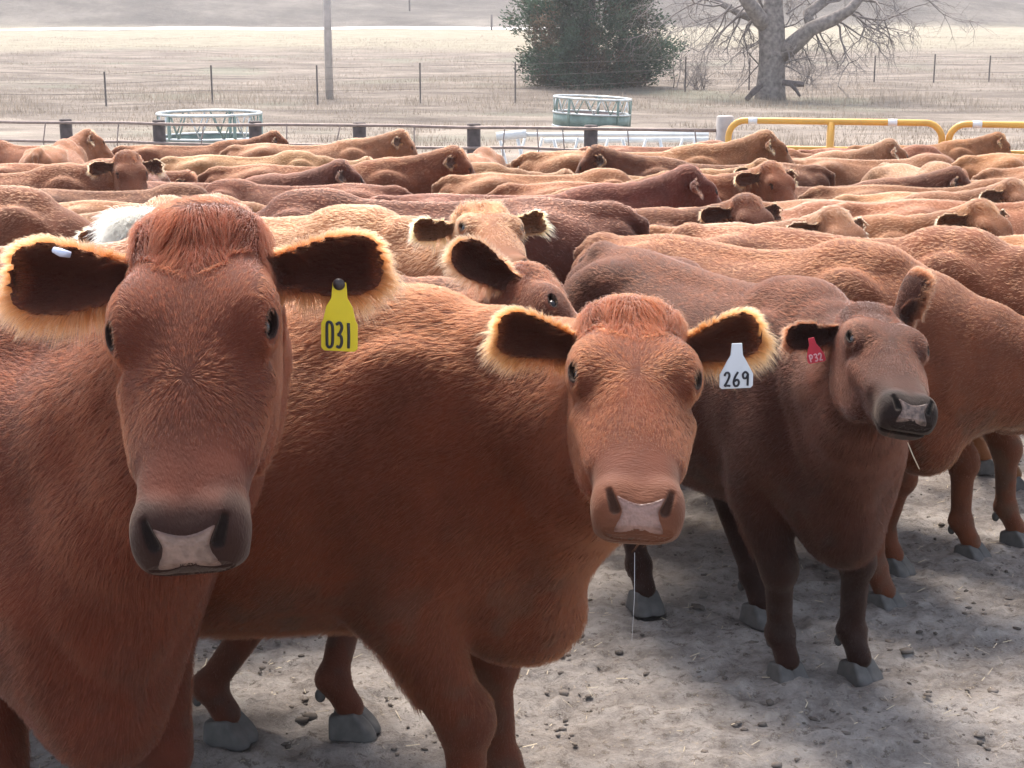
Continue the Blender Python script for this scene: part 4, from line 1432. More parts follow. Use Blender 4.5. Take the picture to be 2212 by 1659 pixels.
def feeder(px, py_top, Y0, rad, label, tilt=0, red=False):
    c = at_y(px, py_top, Y0); z0 = gz(c[0], c[1])
    root = empty('ring_feeder', (c[0], c[1], z0 - .02))
    root.rotation_euler = (0, tilt, 0)
    tag(root, label, 'feeder', 'round bale feeders behind the fence')
    H = c[2] - z0; zm = H * .50
    def ring(z, r=rad, n=48): return [(r * math.cos(2 * math.pi * k / n), r * math.sin(2 * math.pi * k / n), z) for k in range(n)]
    m = MB(); m.tube(ring(H), .034, n=8, closed=True); m.build('top_ring', GALV, root)
    m = MB(); m.tube(ring(zm), .028, n=8, closed=True); m.build('middle_ring', GALV, root)
    m = MB(); m.tube(ring(.04), .03, n=8, closed=True); m.build('bottom_ring', GALV, root)
    V = []; n = 64
    for z in (.05, zm - .02):
        for rr in (rad - .012, rad + .0):
            V += [(rr * math.cos(2 * math.pi * k / n), rr * math.sin(2 * math.pi * k / n), z) for k in range(n)]
    F = []
    for k in range(n):
        j = (k + 1) % n
        F += [(k, j, 2 * n + j, 2 * n + k), (n + k, 3 * n + k, 3 * n + j, n + j), (k, n + k, n + j, j), (2 * n + k, 2 * n + j, 3 * n + j, 3 * n + k)]
    sk, nt, b = mat_new('skirt_paint')
    geo = N(nt, 'ShaderNodeNewGeometry')
    mx = N(nt, 'ShaderNodeMix', data_type='RGBA')
    nt.links.new(geo.outputs['Backfacing'], mx.inputs['Factor'])
    mx.inputs['A'].default_value = (.36, .27, .25, 1) if red else (.06, .20, .13, 1)
    mx.inputs['B'].default_value = (.05, .22, .14, 1)
    no = N(nt, 'ShaderNodeTexNoise'); no.inputs['Scale'].default_value = 5
    nt.links.new(mx.outputs['Result'], b.inputs['Base Color']); b.inputs['Roughness'].default_value = .6
    o = np_mesh('skirt', V, F, GREEN, root)
    if red:
        o.data.materials.append(simple('dusty_rust', (.36, .27, .25), .8, var=.2))
        for pl in o.data.polygons:
            cc = pl.center
            if pl.normal.dot(Vector((cc.x, cc.y, 0))) > 0: pl.material_index = 1
    nseg = 14
    for k in range(nseg):
        a0 = 2 * math.pi * k / nseg
        if k % 3 == 0:
            m = MB(); m.tube([(rad * math.cos(a0), rad * math.sin(a0), 0.02), (rad * math.cos(a0), rad * math.sin(a0), H)], .038, n=8); m.build('upright', GREEN, root)
    for k in range(nseg):
        a0 = 2 * math.pi * k / nseg; a1 = 2 * math.pi * (k + .5) / nseg; a2 = 2 * math.pi * (k + 1) / nseg
        for u_, v_ in ((a0, a1), (a2, a1)):
            m = MB(); m.tube([(rad * math.cos(v_), rad * math.sin(v_), zm), (rad * math.cos(u_ * .8 + v_ * .2), rad * math.sin(u_ * .8 + v_ * .2), H)], .017, n=6); m.build('diagonal_bar', GREEN if (k % 2) else GALV, root)
feeder(452, 243, 34.6, 1.14, 'green and silver round bale feeder at the left, under the field grass')
feeder(1277, 210, 44.5, 1.10, 'green and rust round bale feeder in front of the evergreen', R(2.5), True)

def white_frame():
    c = at_y(1300, 300, 27.5); z0 = gz(c[0], c[1])
    root = empty('pipe_rack', (c[0], c[1], z0))
    tag(root, 'white painted pipe rack lying behind the pen fence', 'rack')
    W = simple('chalky_white', (.66, .68, .68), .5, var=.1)
    def q(px, py, dy=0): return tuple(at_y(px, py, 27.5 + dy) - np.array([c[0], c[1], z0]))
    for a, b_, r in ((q(1072, 295), q(1137, 289), .075), (q(1137, 291), q(1530, 291, .5), .035), (q(1175, 304, .8), q(1530, 301, .8), .05), (q(1100, 290, .3), q(1530, 286, 1.2), .03)):
        m = MB(); m.tube([a, b_], r, n=10); m.build('rail', W, root)
    for px in (1080, 1118, 1196, 1262, 1345, 1425, 1500):
        a = q(px, 300, .3)
        m = MB(); m.tube([a, (a[0] + .12, a[1], a[2] - .5), (a[0] + .14, a[1], -.02)], .03, n=8); m.build('leg', W, root)
        m = MB(); m.tube([(a[0] + .45, a[1] + .3, a[2]), (a[0] + .2, a[1] + .3, -.02)], .025, n=8); m.build('brace', W, root)
white_frame()

# ================================================================== the cattle
def world_to_cow(p, o, th, k):
    d = (np.asarray(p, float) - np.array([o[0], o[1], pen_z(o[1] - math.sin(th) * .6)])) / k
    c, s_ = math.cos(-th), math.sin(-th)
    return np.array([d[0] * c - d[1] * s_, d[0] * s_ + d[1] * c, d[2]])

def dir_to_cow(d, th):
    c, s_ = math.cos(-th), math.sin(-th)
    return np.array([d[0] * c - d[1] * s_, d[0] * s_ + d[1] * c, d[2]])

def head_pose(poll_px, Yp, muz_px, side_w, o, th, k):
    """poll and face axis in cow frame, from where the poll and the muzzle are seen"""
    Pw = at_y(*poll_px, Yp)
    loc = np.array([.49, 0, -.065]); Ln = np.linalg.norm(loc) * k
    r = ray(*muz_px); r /= np.linalg.norm(r)
    oc = np.array([0, 0, CAM_H]) - Pw
    bq = oc @ r; cq = oc @ oc - Ln * Ln
    disc = max(bq * bq - cq, 0)
    t = -bq - math.sqrt(disc)
    Mw = np.array([0, 0, CAM_H]) + r * t
    dv = unit(Mw - Pw)
    S = np.asarray(side_w, float); S = unit(S - dv * (S @ dv))
    Nw = np.cross(dv, S)
    a = math.atan2(.065, .49)
    U = dv * math.cos(a) + Nw * math.sin(a)
    return world_to_cow(Pw, o, th, k), dir_to_cow(U, th), dir_to_cow(S, th)

def foot(key, px, py, o, th, k):
    w_ = on_ground(px, py, .02); l = world_to_cow(w_, o, th, k)
    d0 = {'fl': (.03, .15), 'fr': (.03, -.15), 'hl': (-1.27, .15), 'hr': (-1.27, -.15)}[key]
    return (l[0] - d0[0], l[1] - d0[1])

def cam_focus(o, th, k):
    return world_to_cow((0, 0, CAM_H), o, th, k)

RED = (.25, .066, .026)
NEAR = []

# --- 031: head-on at the left
oA, thA, kA = (-.90, 2.92), R(-60), 1.07
poll, face, side = head_pose((418, 488), 2.36, (412, 1185), (1, 0, .0), oA, thA, kA)
earA = {}
def ear_w(th, l, t, size=1.0): return (dir_to_cow(np.array(l, float), th), dir_to_cow(np.array(t, float), th), size)
cowA = Cow(poll=poll, face=face, side=side, seed=1, poll_hair=.040, brisket=.02, whorl=.27,
           ears=dict(l=ear_w(thA, (1, .20, .06), (-.15, -1, .12), 1.06), r=ear_w(thA, (-1, .15, .0), (.15, -1, .16), 1.24)),
           legs=dict(fl=(.0, .0), fr=(-.05, 0)))
rootA = make_cow(cowA, .0065, HAIR[0], focus=cam_focus(oA, thA, kA), width=.00026, dark=.9, clump=.008, lscale=.85, rim=1.35)
paint(rootA, (.098, .0205, .0085)); place(rootA, oA, thA, kA)
tag(rootA, 'large dark red cow at the left facing the camera with yellow tag 031', 'cow', 'red cattle in the pen')

# --- 269: side-on, head turned to the camera
oB, thB, kB = (-.18, 3.32), R(-7), 1.03
poll, face, side = head_pose((1368, 672), 2.90, (1378, 1125), (1, .08, .0), oB, thB, kB)
cowB = Cow(poll=poll, face=face, side=side, seed=2, poll_hair=.05, belly=.0, brisket=.03, fat=.97,
           ears=dict(l=ear_w(thB, (1, .15, .30), (-.2, -1, .05), 1.0), r=ear_w(thB, (-1, .15, .22), (.2, -1, .0), 1.0)),
           legs=dict(fl=(.15, 0), fr=(.12, .0), hr=(-.1, 0)))
cowB.mz = 'pale'
rootB = make_cow(cowB, .0065, HAIR[0], focus=cam_focus(oB, thB, kB), width=.00030, dark=.6, nose='nose_pink', clump=.009, lscale=.95)
paint(rootB, (.125, .030, .0115)); place(rootB, oB, thB, kB)
tag(rootB, 'furry red heifer in the middle, head turned to the camera, white tag 269', 'cow', 'red cattle in the pen')

# --- P32: darker, three quarter view
oC, thC, kC = (.88, 4.40), R(-66), .92
poll, face, side = head_pose((1893, 672), 3.95, (1962, 905), (.87, .5, .05), oC, thC, kC)
cowC = Cow(poll=poll, face=face, side=side, seed=3, poll_hair=.015, belly=.03, brisket=.06, fat=1.0, legdark=.6,
           ears=dict(r=ear_w(thC, (-1, .10, -.12), (-.1, -1, .1), .92), l=ear_w(thC, (.40, .35, .95), (.9, .1, -.4), 1.25)),
           legs=dict(fr=foot('fr', 1700, 1455, oC, thC, kC), fl=foot('fl', 1855, 1450, oC, thC, kC),
                     hr=foot('hr', 1392, 1310, oC, thC, kC), hl=foot('hl', 1640, 1335, oC, thC, kC)))
rootC = make_cow(cowC, .008, HAIR[1], focus=cam_focus(oC, thC, kC), width=.00036, dark=.95, rim=.5, nose='nose_dull', clump=.010, lscale=.95, seg=3)
paint(rootC, (.054, .0145, .0075)); place(rootC, oC, thC, kC)
tag(rootC, 'dark brown cow at the right looking past the camera, red tag P32 in its ear', 'cow', 'red cattle in the pen')

# --- right of it, head out of the picture
oD, thD, kD = (1.30, 5.20), R(-50), .95
cowD = Cow(poll=(.52, .52, 1.00), face=(.42, .48, -.77), seed=4, brisket=.02, legs=dict(
    fr=foot('fr', 1912, 1300, oD, thD, kD), fl=foot('fl', 1930, 1225, oD, thD, kD)))
rootD = make_cow(cowD, .010, HAIR[2], focus=cam_focus(oD, thD, kD), width=.0005, seg=3, clump=.012, lscale=.9)
paint(rootD, (.14, .039, .016)); place(rootD, oD, thD, kD)
tag(rootD, 'reddish brown cow behind the dark one, neck leaving the photo at the right', 'cow', 'red cattle in the pen')

# --- behind 269: one ear and the brow show, fore feet under 269's belly
oG, thG, kG = (-.50, 4.10), R(-16), .98
poll, face, side = head_pose((1188, 612), 3.92, (1300, 900), (.15, 1, -.1), oG, thG, kG)
cowG = Cow(poll=poll, face=face, side=side, seed=5, poll_hair=.03,
           ears=dict(r=ear_w(thG, (-.80, -.20, .55), (.3, -1, .1), 1.15), l=ear_w(thG, (-.45, .75, .60), (.3, -.7, .1), 1.0)),
           legs=dict(fr=foot('fr', 492, 1590, oG, thG, kG), fl=foot('fl', 757, 1575, oG, thG, kG)))
rootG = make_cow(cowG, .009, HAIR[2], focus=cam_focus(oG, thG, kG), width=.00042, seg=3, clump=.011)
paint(rootG, (.10, .027, .013)); place(rootG, oG, thG, kG)
tag(rootG, 'cow mostly hidden behind the 269 heifer, one ear and brow showing', 'cow', 'red cattle in the pen')

# --- light one looking right with curls, behind
oF, thF, kF = (-.52, 6.0), R(-36), 1.0
poll, face, side = head_pose((1062, 462), 5.55, (1122, 615), (.92, .38, .0), oF, thF, kF)
cowF = Cow(poll=poll, face=face, side=side, seed=6, poll_hair=.075,
           ears=dict(r=ear_w(thF, (-1, .1, -.02), (.0, -1, .1), 1.0), l=ear_w(thF, (1, .45, .15), (.0, -1, .1), 1.0)))
cowF.mz = 'pale'
rootF = make_cow(cowF, .010, HAIR[2], focus=cam_focus(oF, thF, kF), width=.0005, seg=4, clump=.014, dark=.2)
paint(rootF, (.27, .100, .042)); place(rootF, oF, thF, kF)
tag(rootF, 'pale tan cow with a shaggy blond topknot looking right, between the 031 and 269 cows', 'cow', 'red cattle in the pen')

# --- the rest of the herd: a handful of poses, copied
def variant(i):
    P = [dict(poll=(.60, 0, 1.40), face=(.50, 0, -.86)),                      # 0 head up, looking ahead
         dict(poll=(.78, 0, 1.17), face=(.55, 0, -.83)),                      # 1 head level with the back
         dict(poll=(.80, .0, .86), face=(.45, 0, -.89)),                      # 2 head low
         dict(poll=(.50, -.22, 1.42), face=(.30, -.62, -.72)),                # 3 head up, turned to its right
         dict(poll=(.60, .14, 1.34), face=(.52, .42, -.75)),                  # 4 head up, turned to its left
         dict(poll=(.74, 0, 1.24), face=(.80, 0, -.60)),
         dict(poll=(.60, .10, 1.43), face=(.62, .15, -.76)),
         dict(poll=(.70, -.20, 1.02), face=(.42, -.25, -.86))][i]                   # 5 nose pushed forward
    rgv = np.random.default_rng(100 + i)
    lg = {k_: (rgv.uniform(-.10, .14), rgv.uniform(-.02, .02)) for k_ in ('fl', 'fr', 'hl', 'hr')}
    cw = Cow(seed=10 + i, poll_hair=.045 if i in (0, 1, 3) else .02, legs=lg, belly=rgv.uniform(-.01, .02), fat=rgv.uniform(.93, 1.03), **P)
    for k_ in ('l', 'r'): cw.ears[k_] = (cw.ears[k_][0], cw.ears[k_][1], 1.22)
    r_ = make_cow(cw, .014, HAIR[3], width=.00065, seg=3, clump=.016, lscale=.85, falloff=0, dark=.35)
    return r_

VAR = [variant(i) for i in range(8)]
used = [False] * 8
COLS = [(.175, .052, .022), (.235, .086, .037), (.30, .122, .056), (.105, .029, .015), (.265, .092, .034)]

def add_cow(v, xy, th, k, col, label, small):
    src = VAR[v]
    if not used[v]:
        used[v] = True; r_ = src; 
    else:
        r_ = src.copy(); C.objects.link(r_)
        for ch in list(src.children):
            nm = ch.name.split('.')[0]
            if small and nm in ('eye', 'nose', 'hoof'): continue
            c_ = ch.copy(); C.objects.link(c_); c_.parent = r_
    place(r_, xy, th, k)
    rj = np.random.default_rng(int(abs(xy[0] * 531 + xy[1] * 917)))
    r_.scale = (k * rj.uniform(.95, 1.06), k * rj.uniform(.92, 1.07), k)
    jit = np.random.default_rng(int(abs(xy[0] * 1000 + xy[1] * 77))).uniform(.9, 1.1, 3)
    cc = np.array(COLS[col]) * jit
    paint(r_, tuple(cc))
    tag(r_, label, 'cow', 'red cattle in the pen')
    return r_

# mid-back pixel, heading (0 = facing right), pose, coat, label
HERD = [
 # nearest rows
 (350, 470, 0, 1, 1, 'brown back filling the gap just behind the 031 cow\'s poll'),
 (1345, 566, 2, 2, 2, 'tan cow whose back shows just above the topknot of the 269 heifer'),
 (1700, 533, 3, 2, 4, 'tan cow whose back runs behind the dark P32 cow'),
 (2130, 527, 4, 2, 4, 'golden brown cow with rounded rump, above the P32 cow\'s upright ear'),
 (1235, 512, -6, 3, 3, 'dark red cow with its head turned, right of the pale topknot cow'),
 (1620, 478, 3, 1, 2, 'pale golden cow, long flat back in the middle of the right half'),
 (1850, 444, 4, 2, 1, 'brown cow with a high rounded rump, right of centre'),
 (2160, 447, 6, 1, 1, 'brown cow at the right edge with its maned neck leaving the photo'),
 (2060, 428, 2, 2, 2, 'cow with dusty white hips at the right, behind the maned neck'),
 (610, 448, 178, 2, 3, 'dark red cow with humped rump right behind the 031 cow\'s head'),
 (450, 447, 2, 2, 1, 'light brown cow with a long straight back above the 031 cow'),
 (90, 436, 0, 2, 0, 'brown cow at the left edge, third row of backs'),
 (240, 421, 3, 2, 3, 'brown cow behind the white curly poll'),
 (960, 432, 4, 0, 3, 'dark red cow with raised head facing right, just behind the blond topknot'),
 (1245, 432, 2, 0, 0, 'red cow facing right with gold edged ears, right of the blond topknot cow'),
 (640, 408, 182, 2, 3, 'dark red cow with dusty streak on its back, left of centre'),
 (1540, 405, 0, 3, 0, 'purplish brown cow with a long back and turned head, right of centre'),
 (1400, 387, 0, 2, 1, 'light brown cow with a ridged spine, middle of the herd'),
 (1590, 456, 96, 2, 2, 'tan cow seen from behind, only its peaked hips showing'),
 (2010, 411, 0, 2, 0, 'brown cow with a straight back under the two small ears at the right'),
 (1770, 409, 0, 0, 3, 'dark cow with its head up, fourth row on the right'),
 (180, 380, 0, 0, 0, 'brown cow with a long back at the left, second row from the fence'),
 (445, 402, 2, 0, 3, 'brown cow with a gold edged poll, left of the raised dark head'),
 (700, 366, 0, 0, 0, 'red cow facing right with large raised dark head, left of centre'),
 (335, 372, -86, 0, 3, 'cow facing the camera at the left, only poll and ears above the backs'),
 (1180, 385, 4, 2, 1, 'brown cow with rounded rump behind the dark raised head at the centre'),
 # farther rows
 (130, 361, 0, 1, 0, 'red cow with a stretched neck and raised ears at the left, near the fence'),
 (70, 314, 172, 2, 1, 'brown cow at the far left edge beside the fence'),
 (118, 322, 96, 2, 2, 'tan cow seen from behind beside the first fence post'),
 (410, 315, 4, 0, 0, 'brown cow under the left feeder with head raised to the fence'),
 (540, 344, 2, 1, 2, 'light tan cow with pale rump below the left feeder'),
 (665, 313, 0, 0, 1, 'brown cow facing right right of the left feeder, next to the fence'),
 (935, 371, 0, 0, 1, 'light brown cow with blond poll facing right at the centre'),
 (1030, 346, 80, 1, 2, 'pale cow seen from behind next to the middle fence post'),
 (1245, 330, 0, 0, 1, 'brown cow with a long back in front of the white pipe rack'),
 (1545, 362, 181, 0, 3, 'dark brown cow facing left with a white mark at its ear, right of centre'),
 (1482, 326, -82, 0, 0, 'cow facing the camera with gold rimmed ears in front of the pale end post'),
 (1590, 333, 0, 1, 0, 'reddish cow with its neck stretched right under the yellow gate'),
 (1690, 347, 0, 6, 2, 'pale tan cow below the yellow gate'),
 (1905, 351, 0, 2, 1, 'brown cow with ribs showing below the middle of the yellow gate'),
 (1905, 323, 0, 2, 0, 'brown cow with long back and lowered dark head below the gates'),
 (1985, 313, 0, 0, 4, 'red cow with raised head at the right, against the yellow gates'),
 (2195, 338, 20, 2, 2, 'pale cow with rounded rump at the right edge near the gate'),
 (2200, 370, 12, 2, 1, 'brown cow at the right edge, second row from the gate'),
 (1440, 318, 4, 4, 0, 'red cow with one ear up beside the pale end post'),
 (1100, 410, -84, 4, 1, 'cow facing the camera, poll just over the backs at the centre'),
 (655, 470, -80, 1, 3, 'cow with only poll and one gold ear showing, right of the 031 head'),
 (850, 470, 5, 2, 1, 'brown cow partly hidden by the pale cow with the blond topknot'),
 (1990, 360, -86, 1, 2, 'cow facing the camera, two pale ears just over a brown back at the right'),
]
oE, thE, kE = (1.78, 5.75), R(-46), .95
eE = add_cow(1, oE, thE, kE, 0, 'brown cow at the right, its fore leg alone near the right edge', False)
oH = (-1.05, 5.25); eH = add_cow(2, oH, R(4), .965, 2, 'pale furry back just behind the left ear of the 031 cow', False)
wP = (-1.52, 6.65)
occ = [(oA, thA, kA), (oB, thB, kB), (oC, thC, kC), (oD, thD, kD), (oG, thG, kG), (oF, thF, kF), (oE, thE, kE), (oH, R(4), 1.04), (wP, R(-88), 1.0)]
def segs(o, th, k):
    c, s_ = math.cos(th), math.sin(th)
    return [np.array([o[0] + c * t * k, o[1] + s_ * t * k]) for t in np.linspace(-1.50, .25, 10)]
placed = [segs(*q) for q in occ]
cand = []
for (px, py, hd, v, col, lab) in HERD:
    rgh = np.random.default_rng(px * 7 + py)
    py = py + (5 if py < 340 else 0)
    if v == 0:
        q_ = rgh.random(); v = 0 if q_ < .4 else 6 if q_ < .7 else 3 if q_ < .85 else 5
    if v == 2:
        q_ = rgh.random(); v = 2 if q_ < .45 else 7 if q_ < .65 else 1 if q_ < .8 else 3
    if v == 1 and rgh.random() < .35: v = 5
    k = rgh.uniform(.95, 1.02)
    th = R(hd + rgh.uniform(-3, 3))
    m_ = on_ground(px, py, 1.235 * k)
    cand.append([m_[:2].copy(), th, k, v, col, lab, (px, py)])
cand.sort(key=lambda q: q[0][1])
for q in cand:
    m_, th, k = q[0], q[1], q[2]
    base = m_.copy(); best = None
    dirr = base / np.linalg.norm(base)
    opts = [(abs(a_) + 1.6 * abs(b_), a_, b_) for a_ in np.linspace(-.8, 2.6, 35) for b_ in np.linspace(-.6, .6, 9)]
    for cost, sft, lat in sorted(opts):
        mm = base + dirr * sft + np.array([lat, 0])
        if mm[1] > 20.4 or mm[1] < 3: continue
        o_ = mm + np.array([math.cos(th), math.sin(th)]) * .55 * k
        sg_ = segs(o_, th, k)
        dmin = min(np.min(np.linalg.norm(np.array(sg_)[:, None] - np.array(pl)[None], axis=2)) for pl in placed)
        if best is None or dmin > best[0] + .04: best = (dmin, mm, o_, sg_)
        if dmin > .60: break
    if best is None: print('NOROOM', q[6]); continue
    dmin, mm, o_, sg_ = best
    if dmin < .25: print('SKIP', q[6], round(dmin, 2)); continue
    placed.append(sg_)
    # keep the back at the seen height
    zneed = at_y(q[6][0], q[6][1], mm[1])[2] - pen_z(mm[1])
    k2 = float(np.clip(zneed / 1.245, .86, 1.07))
    c_ = add_cow(q[3], o_, th, k2, q[4], q[5], mm[1] > 9)
    if dmin < .5: print('CLOSE', round(dmin, 2), q[6], q[5])
    if VERB: print('cow', q[6], 'Y', round(mm[1], 2), 'moved', round(mm[1] - base[1], 2), 'k', round(k2, 3))
for v in range(8):
    if not used[v]:
        for ch in list(VAR[v].children): bpy.data.objects.remove(ch)
        bpy.data.objects.remove(VAR[v])

# --- the cow with the white curly poll behind 031, and a smaller one farther back
def white_poll(px, py, Yh, k, label, n, width):
    th = R(-88)
    Pw = at_y(px, py, Yh)
    cw = Cow(poll=(.56, 0, (Pw[2] - pen_z(Yh)) / k - .03), face=(.35, 0, -.94), seed=31, poll_hair=.02)
    for k_ in ('l', 'r'): cw.ears[k_] = (cw.ears[k_][0], cw.ears[k_][1], 1.22)
    r_ = make_cow(cw, .014, HAIR[3], width=.0009, seg=3, clump=.02, lscale=1.1, falloff=0, details=False)
    o_ = (Pw[0], Yh + .56 * k)
    place(r_, o_, th, k); paint(r_, COLS[2])
    tag(r_, label, 'cow', 'red cattle in the pen')
    rg = np.random.default_rng(77)
    # shaggy white topknot
    nn = n
    u = rg.uniform(-.05, .09, nn); s_ = rg.normal(0, .055, nn); s_ = np.clip(s_, -.11, .11)
    root = np.array([cw.hp(a, b, -.03 - .6 * b * b) for a, b in zip(u, s_)])
    dr = np.array([cw.S * (b * 7 + rg.normal(0, .5)) + cw.Nn * (.6 + rg.normal(0, .35)) - cw.U * (a * -6 + .5 + rg.normal(0, .4)) for a, b in zip(u, s_)])
    dr /= np.linalg.norm(dr, axis=1, keepdims=True)
    L = rg.uniform(.06, .13, nn)
    ts = np.linspace(0, 1, 4)
    ph = rg.uniform(0, 6, nn)
    pos = root[:, None, :] + dr[:, None, :] * (L[:, None] * ts)[:, :, None]
    pos[:, :, 2] -= (L[:, None] * .55 * ts ** 2)
    pos[:, :, 1] += .010 * np.sin(ts[None] * 5 + ph[:, None])
    pos = pos.astype(np.float32)
    rad = np.tile(np.array([1, .9, .7, .3], np.float32) * width, (nn, 1))
    c_ = curves_object('topknot', pos, rad, np.tile(np.array([.88, .72, .46], np.float32), (nn, 1)), M['white_hair'])
    c_.parent = r_
M['white_hair'] = hair_material(); M['white_hair'].name = 'white_hair'
white_poll(280, 466, 6.1, 1.0, 'cow with a shaggy white topknot just behind the 031 cow\'s head', 9000, .0008)
#white_poll(151, 381, 9.6, .95, 'distant cow with a small white topknot between two backs at the left', 3500, .0014)

# ------------------------------------------------------------------ ear tags
def stroke(pts, n=10):
    """smooth a short polyline"""
    P = np.array(pts, float); t = np.linspace(0, len(P) - 1, (len(P) - 1) * 4 + 1)
    if len(P) < 3: return P
    return np.stack([cubic(np.arange(len(P)), P[:, i], t) for i in range(2)], 1)
GLYPH = {
 '0': [[(.12, .06), (.10, .5), (.14, .95), (.55, 1.0), (.82, .85), (.86, .5), (.80, .12), (.45, .0), (.12, .06)]],
 '3': [[(.12, .92), (.6, 1.0), (.85, .8), (.55, .56), (.32, .52)], [(.32, .52), (.75, .45), (.82, .2), (.55, .02), (.12, .06)]],
 '1': [[(.5, 1.0), (.55, .5), (.52, .0)]],
 '2': [[(.10, .78), (.30, .98), (.62, .98), (.76, .76), (.50, .38), (.12, .02)], [(.12, .02), (.5, .05), (.88, .02)]],
 '6': [[(.70, 1.02), (.36, .70), (.14, .30), (.30, .02), (.68, .02), (.84, .26), (.62, .46), (.22, .34)]],
 '9': [[(.82, .86), (.50, 1.0), (.18, .84), (.28, .56), (.62, .56), (.84, .80)], [(.84, .86), (.84, .5), (.82, .0)]],
 'P': [[(.2, 0), (.18, .5), (.18, 1.0)], [(.18, .98), (.6, 1.0), (.85, .78), (.6, .5), (.2, .46)]],
}
def ear_tag(txt, top, size, rz, tiltx, roll, mat, ink, label, w_=.060, h_=.086, stud=True, thick=.0032):
    root = empty('ear_tag', top)
    root.rotation_euler = (tiltx, roll, rz)
    root.scale = (size,) * 3
    tag(root, label, 'ear tag', 'ear tags')
    # outline in x (width) and z (down), y = thickness
    pts = [(-.009, .0), (.009, .0), (.011, -.022), (.018, -.034), (w_ / 2 - .003, -.052), (w_ / 2, -.058), (w_ / 2, -h_ + .004), (w_ / 2 - .004, -h_), (-w_ / 2 + .004, -h_), (-w_ / 2, -h_ + .004), (-w_ / 2, -.058), (-w_ / 2 + .003, -.052), (-.018, -.034), (-.011, -.022)]
    bm = bmesh.new()
    f = bm.faces.new([bm.verts.new((x, -.001, z)) for x, z in pts])
    ex = bmesh.ops.extrude_face_region(bm, geom=[f])
    for v in ex['geom']:
        if isinstance(v, bmesh.types.BMVert): v.co.y += thick
    bmesh.ops.recalc_face_normals(bm, faces=bm.faces)
    bmesh.ops.bevel(bm, geom=[e for e in bm.edges], offset=.0006, segments=2, affect='EDGES')
    me = bpy.data.meshes.new('plate'); bm.to_mesh(me); bm.free(); me.materials.append(mat)
    o = bpy.data.objects.new('plate', me); C.objects.link(o); o.parent = root
    n = max(len(txt), 1); gw = (w_ - .012) / n; gh = (h_ - .052) * .80
    if ink:
        for i, ch in enumerate(txt):
            m = MB()
            for st in GLYPH[ch]:
                q = stroke(st)
                m.tube([(-w_ / 2 + .006 + gw * (i + .08) + x * gw * .84, -.0016, -h_ + .005 + z * gh) for x, z in q], .0021, n=6)
            m.build('digit' if ch != 'P' else 'letter', ink, root)
    if stud:
        m = MB(); m.tube([(0, -.003, -.002), (0, -.006, -.002), (0, -.008, -.002)], [.0085, .0075, .003], n=14)
        m.build('stud', M['lid'], root)
    return root
YT = simple('yellow_plastic', (.72, .56, .02), .45, var=.06, scale=30)
WT = simple('white_plastic', (.66, .70, .76), .45, var=.06, scale=30)
RT = simple('red_plastic', (.55, .03, .06), .45, var=.08, scale=30)
INK = simple('black_marker', (.02, .02, .03), .5)
PINK = simple('pale_marker', (.75, .45, .48), .6)
def on_ear(cow, key, o, th, k, l, wd, side_t=.004):
    """a point on the open face of the ear, in the world"""
    base, A, size = cow.ears[key]
    hw = float(cubic(EAR_L, EAR_W, np.array([l]))[0])
    cup = .042 * math.sqrt(hw / .049); t = -cup + cup * (wd / hw) ** 2 + .009 + side_t
    p = (base + (np.array([l, wd, t]) * size) @ A) * k
    c, s_ = math.cos(th), math.sin(th)
    return np.array([o[0] + p[0] * c - p[1] * s_, o[1] + p[0] * s_ + p[1] * c, p[2] + pen_z(o[1] - math.sin(th) * .6)])
def seen(px, py, near):
    """point on the ray of a pixel at the depth of another point"""
    return at_y(px, py, near[1] - .060)
pA = seen(733, 610, on_ear(cowA, 'l', oA, thA, kA, .11, 0))
ear_tag('031', pA, 1.16, R(-4), R(3), R(2), YT, INK, 'yellow ear tag numbered 031 in black, in the left cow\'s ear', w_=.050, h_=.096)
pB = seen(1592, 742, on_ear(cowB, 'l', oB, thB, kB, .11, .02))
ear_tag('269', pB, 1.08, R(3), R(6), R(-2), WT, INK, 'white ear tag numbered 269 in black, in the middle heifer\'s ear', w_=.060, h_=.084, stud=False)
pC = seen(1752, 730, on_ear(cowC, 'r', oC, thC, kC, .10, .0))
ear_tag('P32', pC, .86, R(-18), R(8), R(-15), RT, PINK, 'red ear tag marked P32, in the dark cow\'s ear', w_=.054, h_=.080, stud=False)
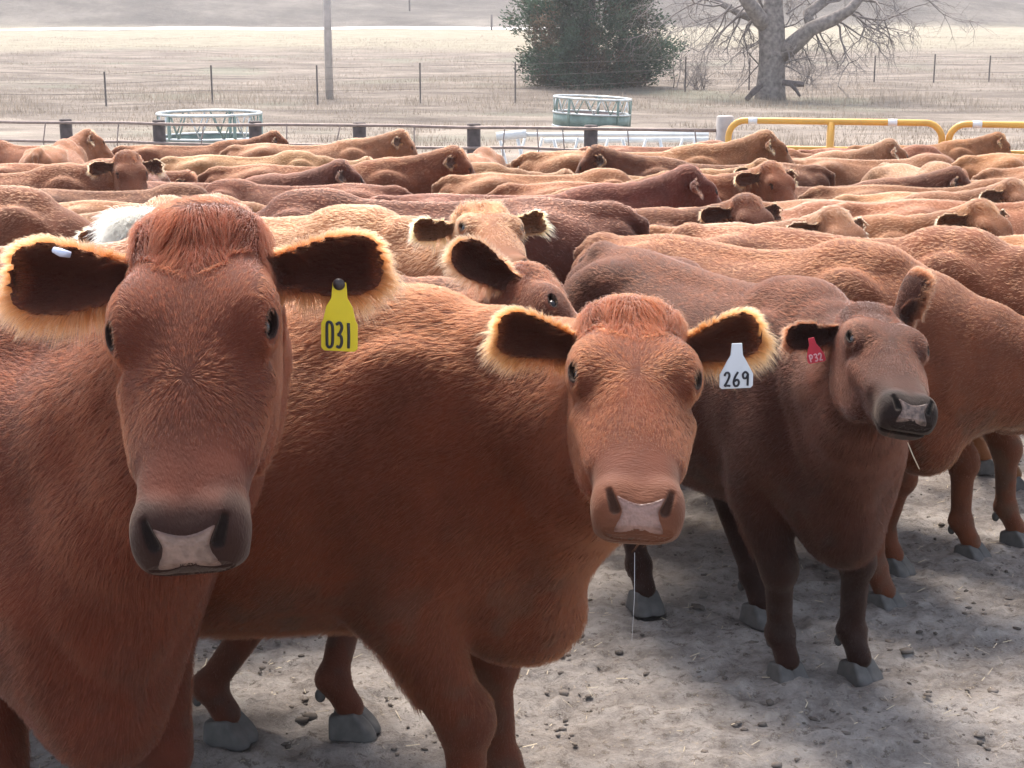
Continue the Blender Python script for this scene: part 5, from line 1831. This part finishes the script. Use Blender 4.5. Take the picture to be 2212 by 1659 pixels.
# small plain button at the top edge of the other ear
pD = seen(133, 545, on_ear(cowA, 'r', oA, thA, kA, .08, 0))
m = MB(); m.tube([(-.012, 0, .004), (.0, -.004, .0), (.014, 0, -.004)], [.005, .007, .005], n=8)
o = m.build('ear_clip', simple('pale_metal', (.55, .58, .72), .35, metal=.3)); o.location = pD
tag(o, 'small pale metal clip on the upper edge of the left cow\'s right ear', 'ear clip')
pF = seen(990, 512, on_ear(cowF, 'r', oF, thF, kF, .09, 0))
ear_tag('', pF, .75, R(10), R(4), 0, simple('dull_pink_plastic', (.55, .22, .20), .5), None, 'small faded pink tag in the ear of the blond topknot cow', w_=.040, h_=.080, stud=False)

# saliva thread of 269 and the straw in P32's mouth
def to_world(p, o, th, k):
    c, s_ = math.cos(th), math.sin(th); p = np.asarray(p) * k
    return np.array([o[0] + p[0] * c - p[1] * s_, o[1] + p[0] * s_ + p[1] * c, p[2] + pen_z(o[1] - math.sin(th) * .6)])
mth = to_world(cowB.hp(.51, 0, -.13), oB, thB, kB)
m = MB(); m.tube([mth + (0, -.005, .01), mth + (.001, -.006, -.07), mth + (-.002, -.006, -.15)], [.0004, .0003, .0003], n=5)
wet = simple('saliva', (.75, .75, .78), .1, var=.02, spec=.8)
o = m.build('saliva_thread', wet); tag(o, 'thin thread of saliva hanging from the 269 heifer\'s mouth', 'saliva thread')
mth = to_world(cowC.hp(.515, .01, -.12), oC, thC, kC)
m = MB(); m.tube([mth, mth + (.012, -.01, -.030), mth + (.028, -.015, -.062)], .0013, n=5)
o = m.build('straw_stem', simple('straw_stem', (.6, .5, .36), .6)); tag(o, 'single straw sticking out of the dark cow\'s mouth', 'straw')
# ------------------------------------------------------------------ haze
HZ = HAZE
if HZ > 0:
    m = MB(); m.box((0, 325, 60), (680, 760, 128))
    hm = bpy.data.materials.new('haze'); hm.use_nodes = True
    nt = hm.node_tree; nt.nodes.remove(nt.nodes['Principled BSDF'])
    pv = N(nt, 'ShaderNodeVolumePrincipled'); pv.inputs['Color'].default_value = (.95, .95, 1, 1); pv.inputs['Density'].default_value = HZ
    pv.inputs['Anisotropy'].default_value = .35
    nt.links.new(pv.outputs[0], nt.nodes['Material Output'].inputs['Volume'])
    o = m.build('haze', hm, smooth=False); tag(o, kind='stuff')
print('script seconds', round(time.time() - T0, 1))
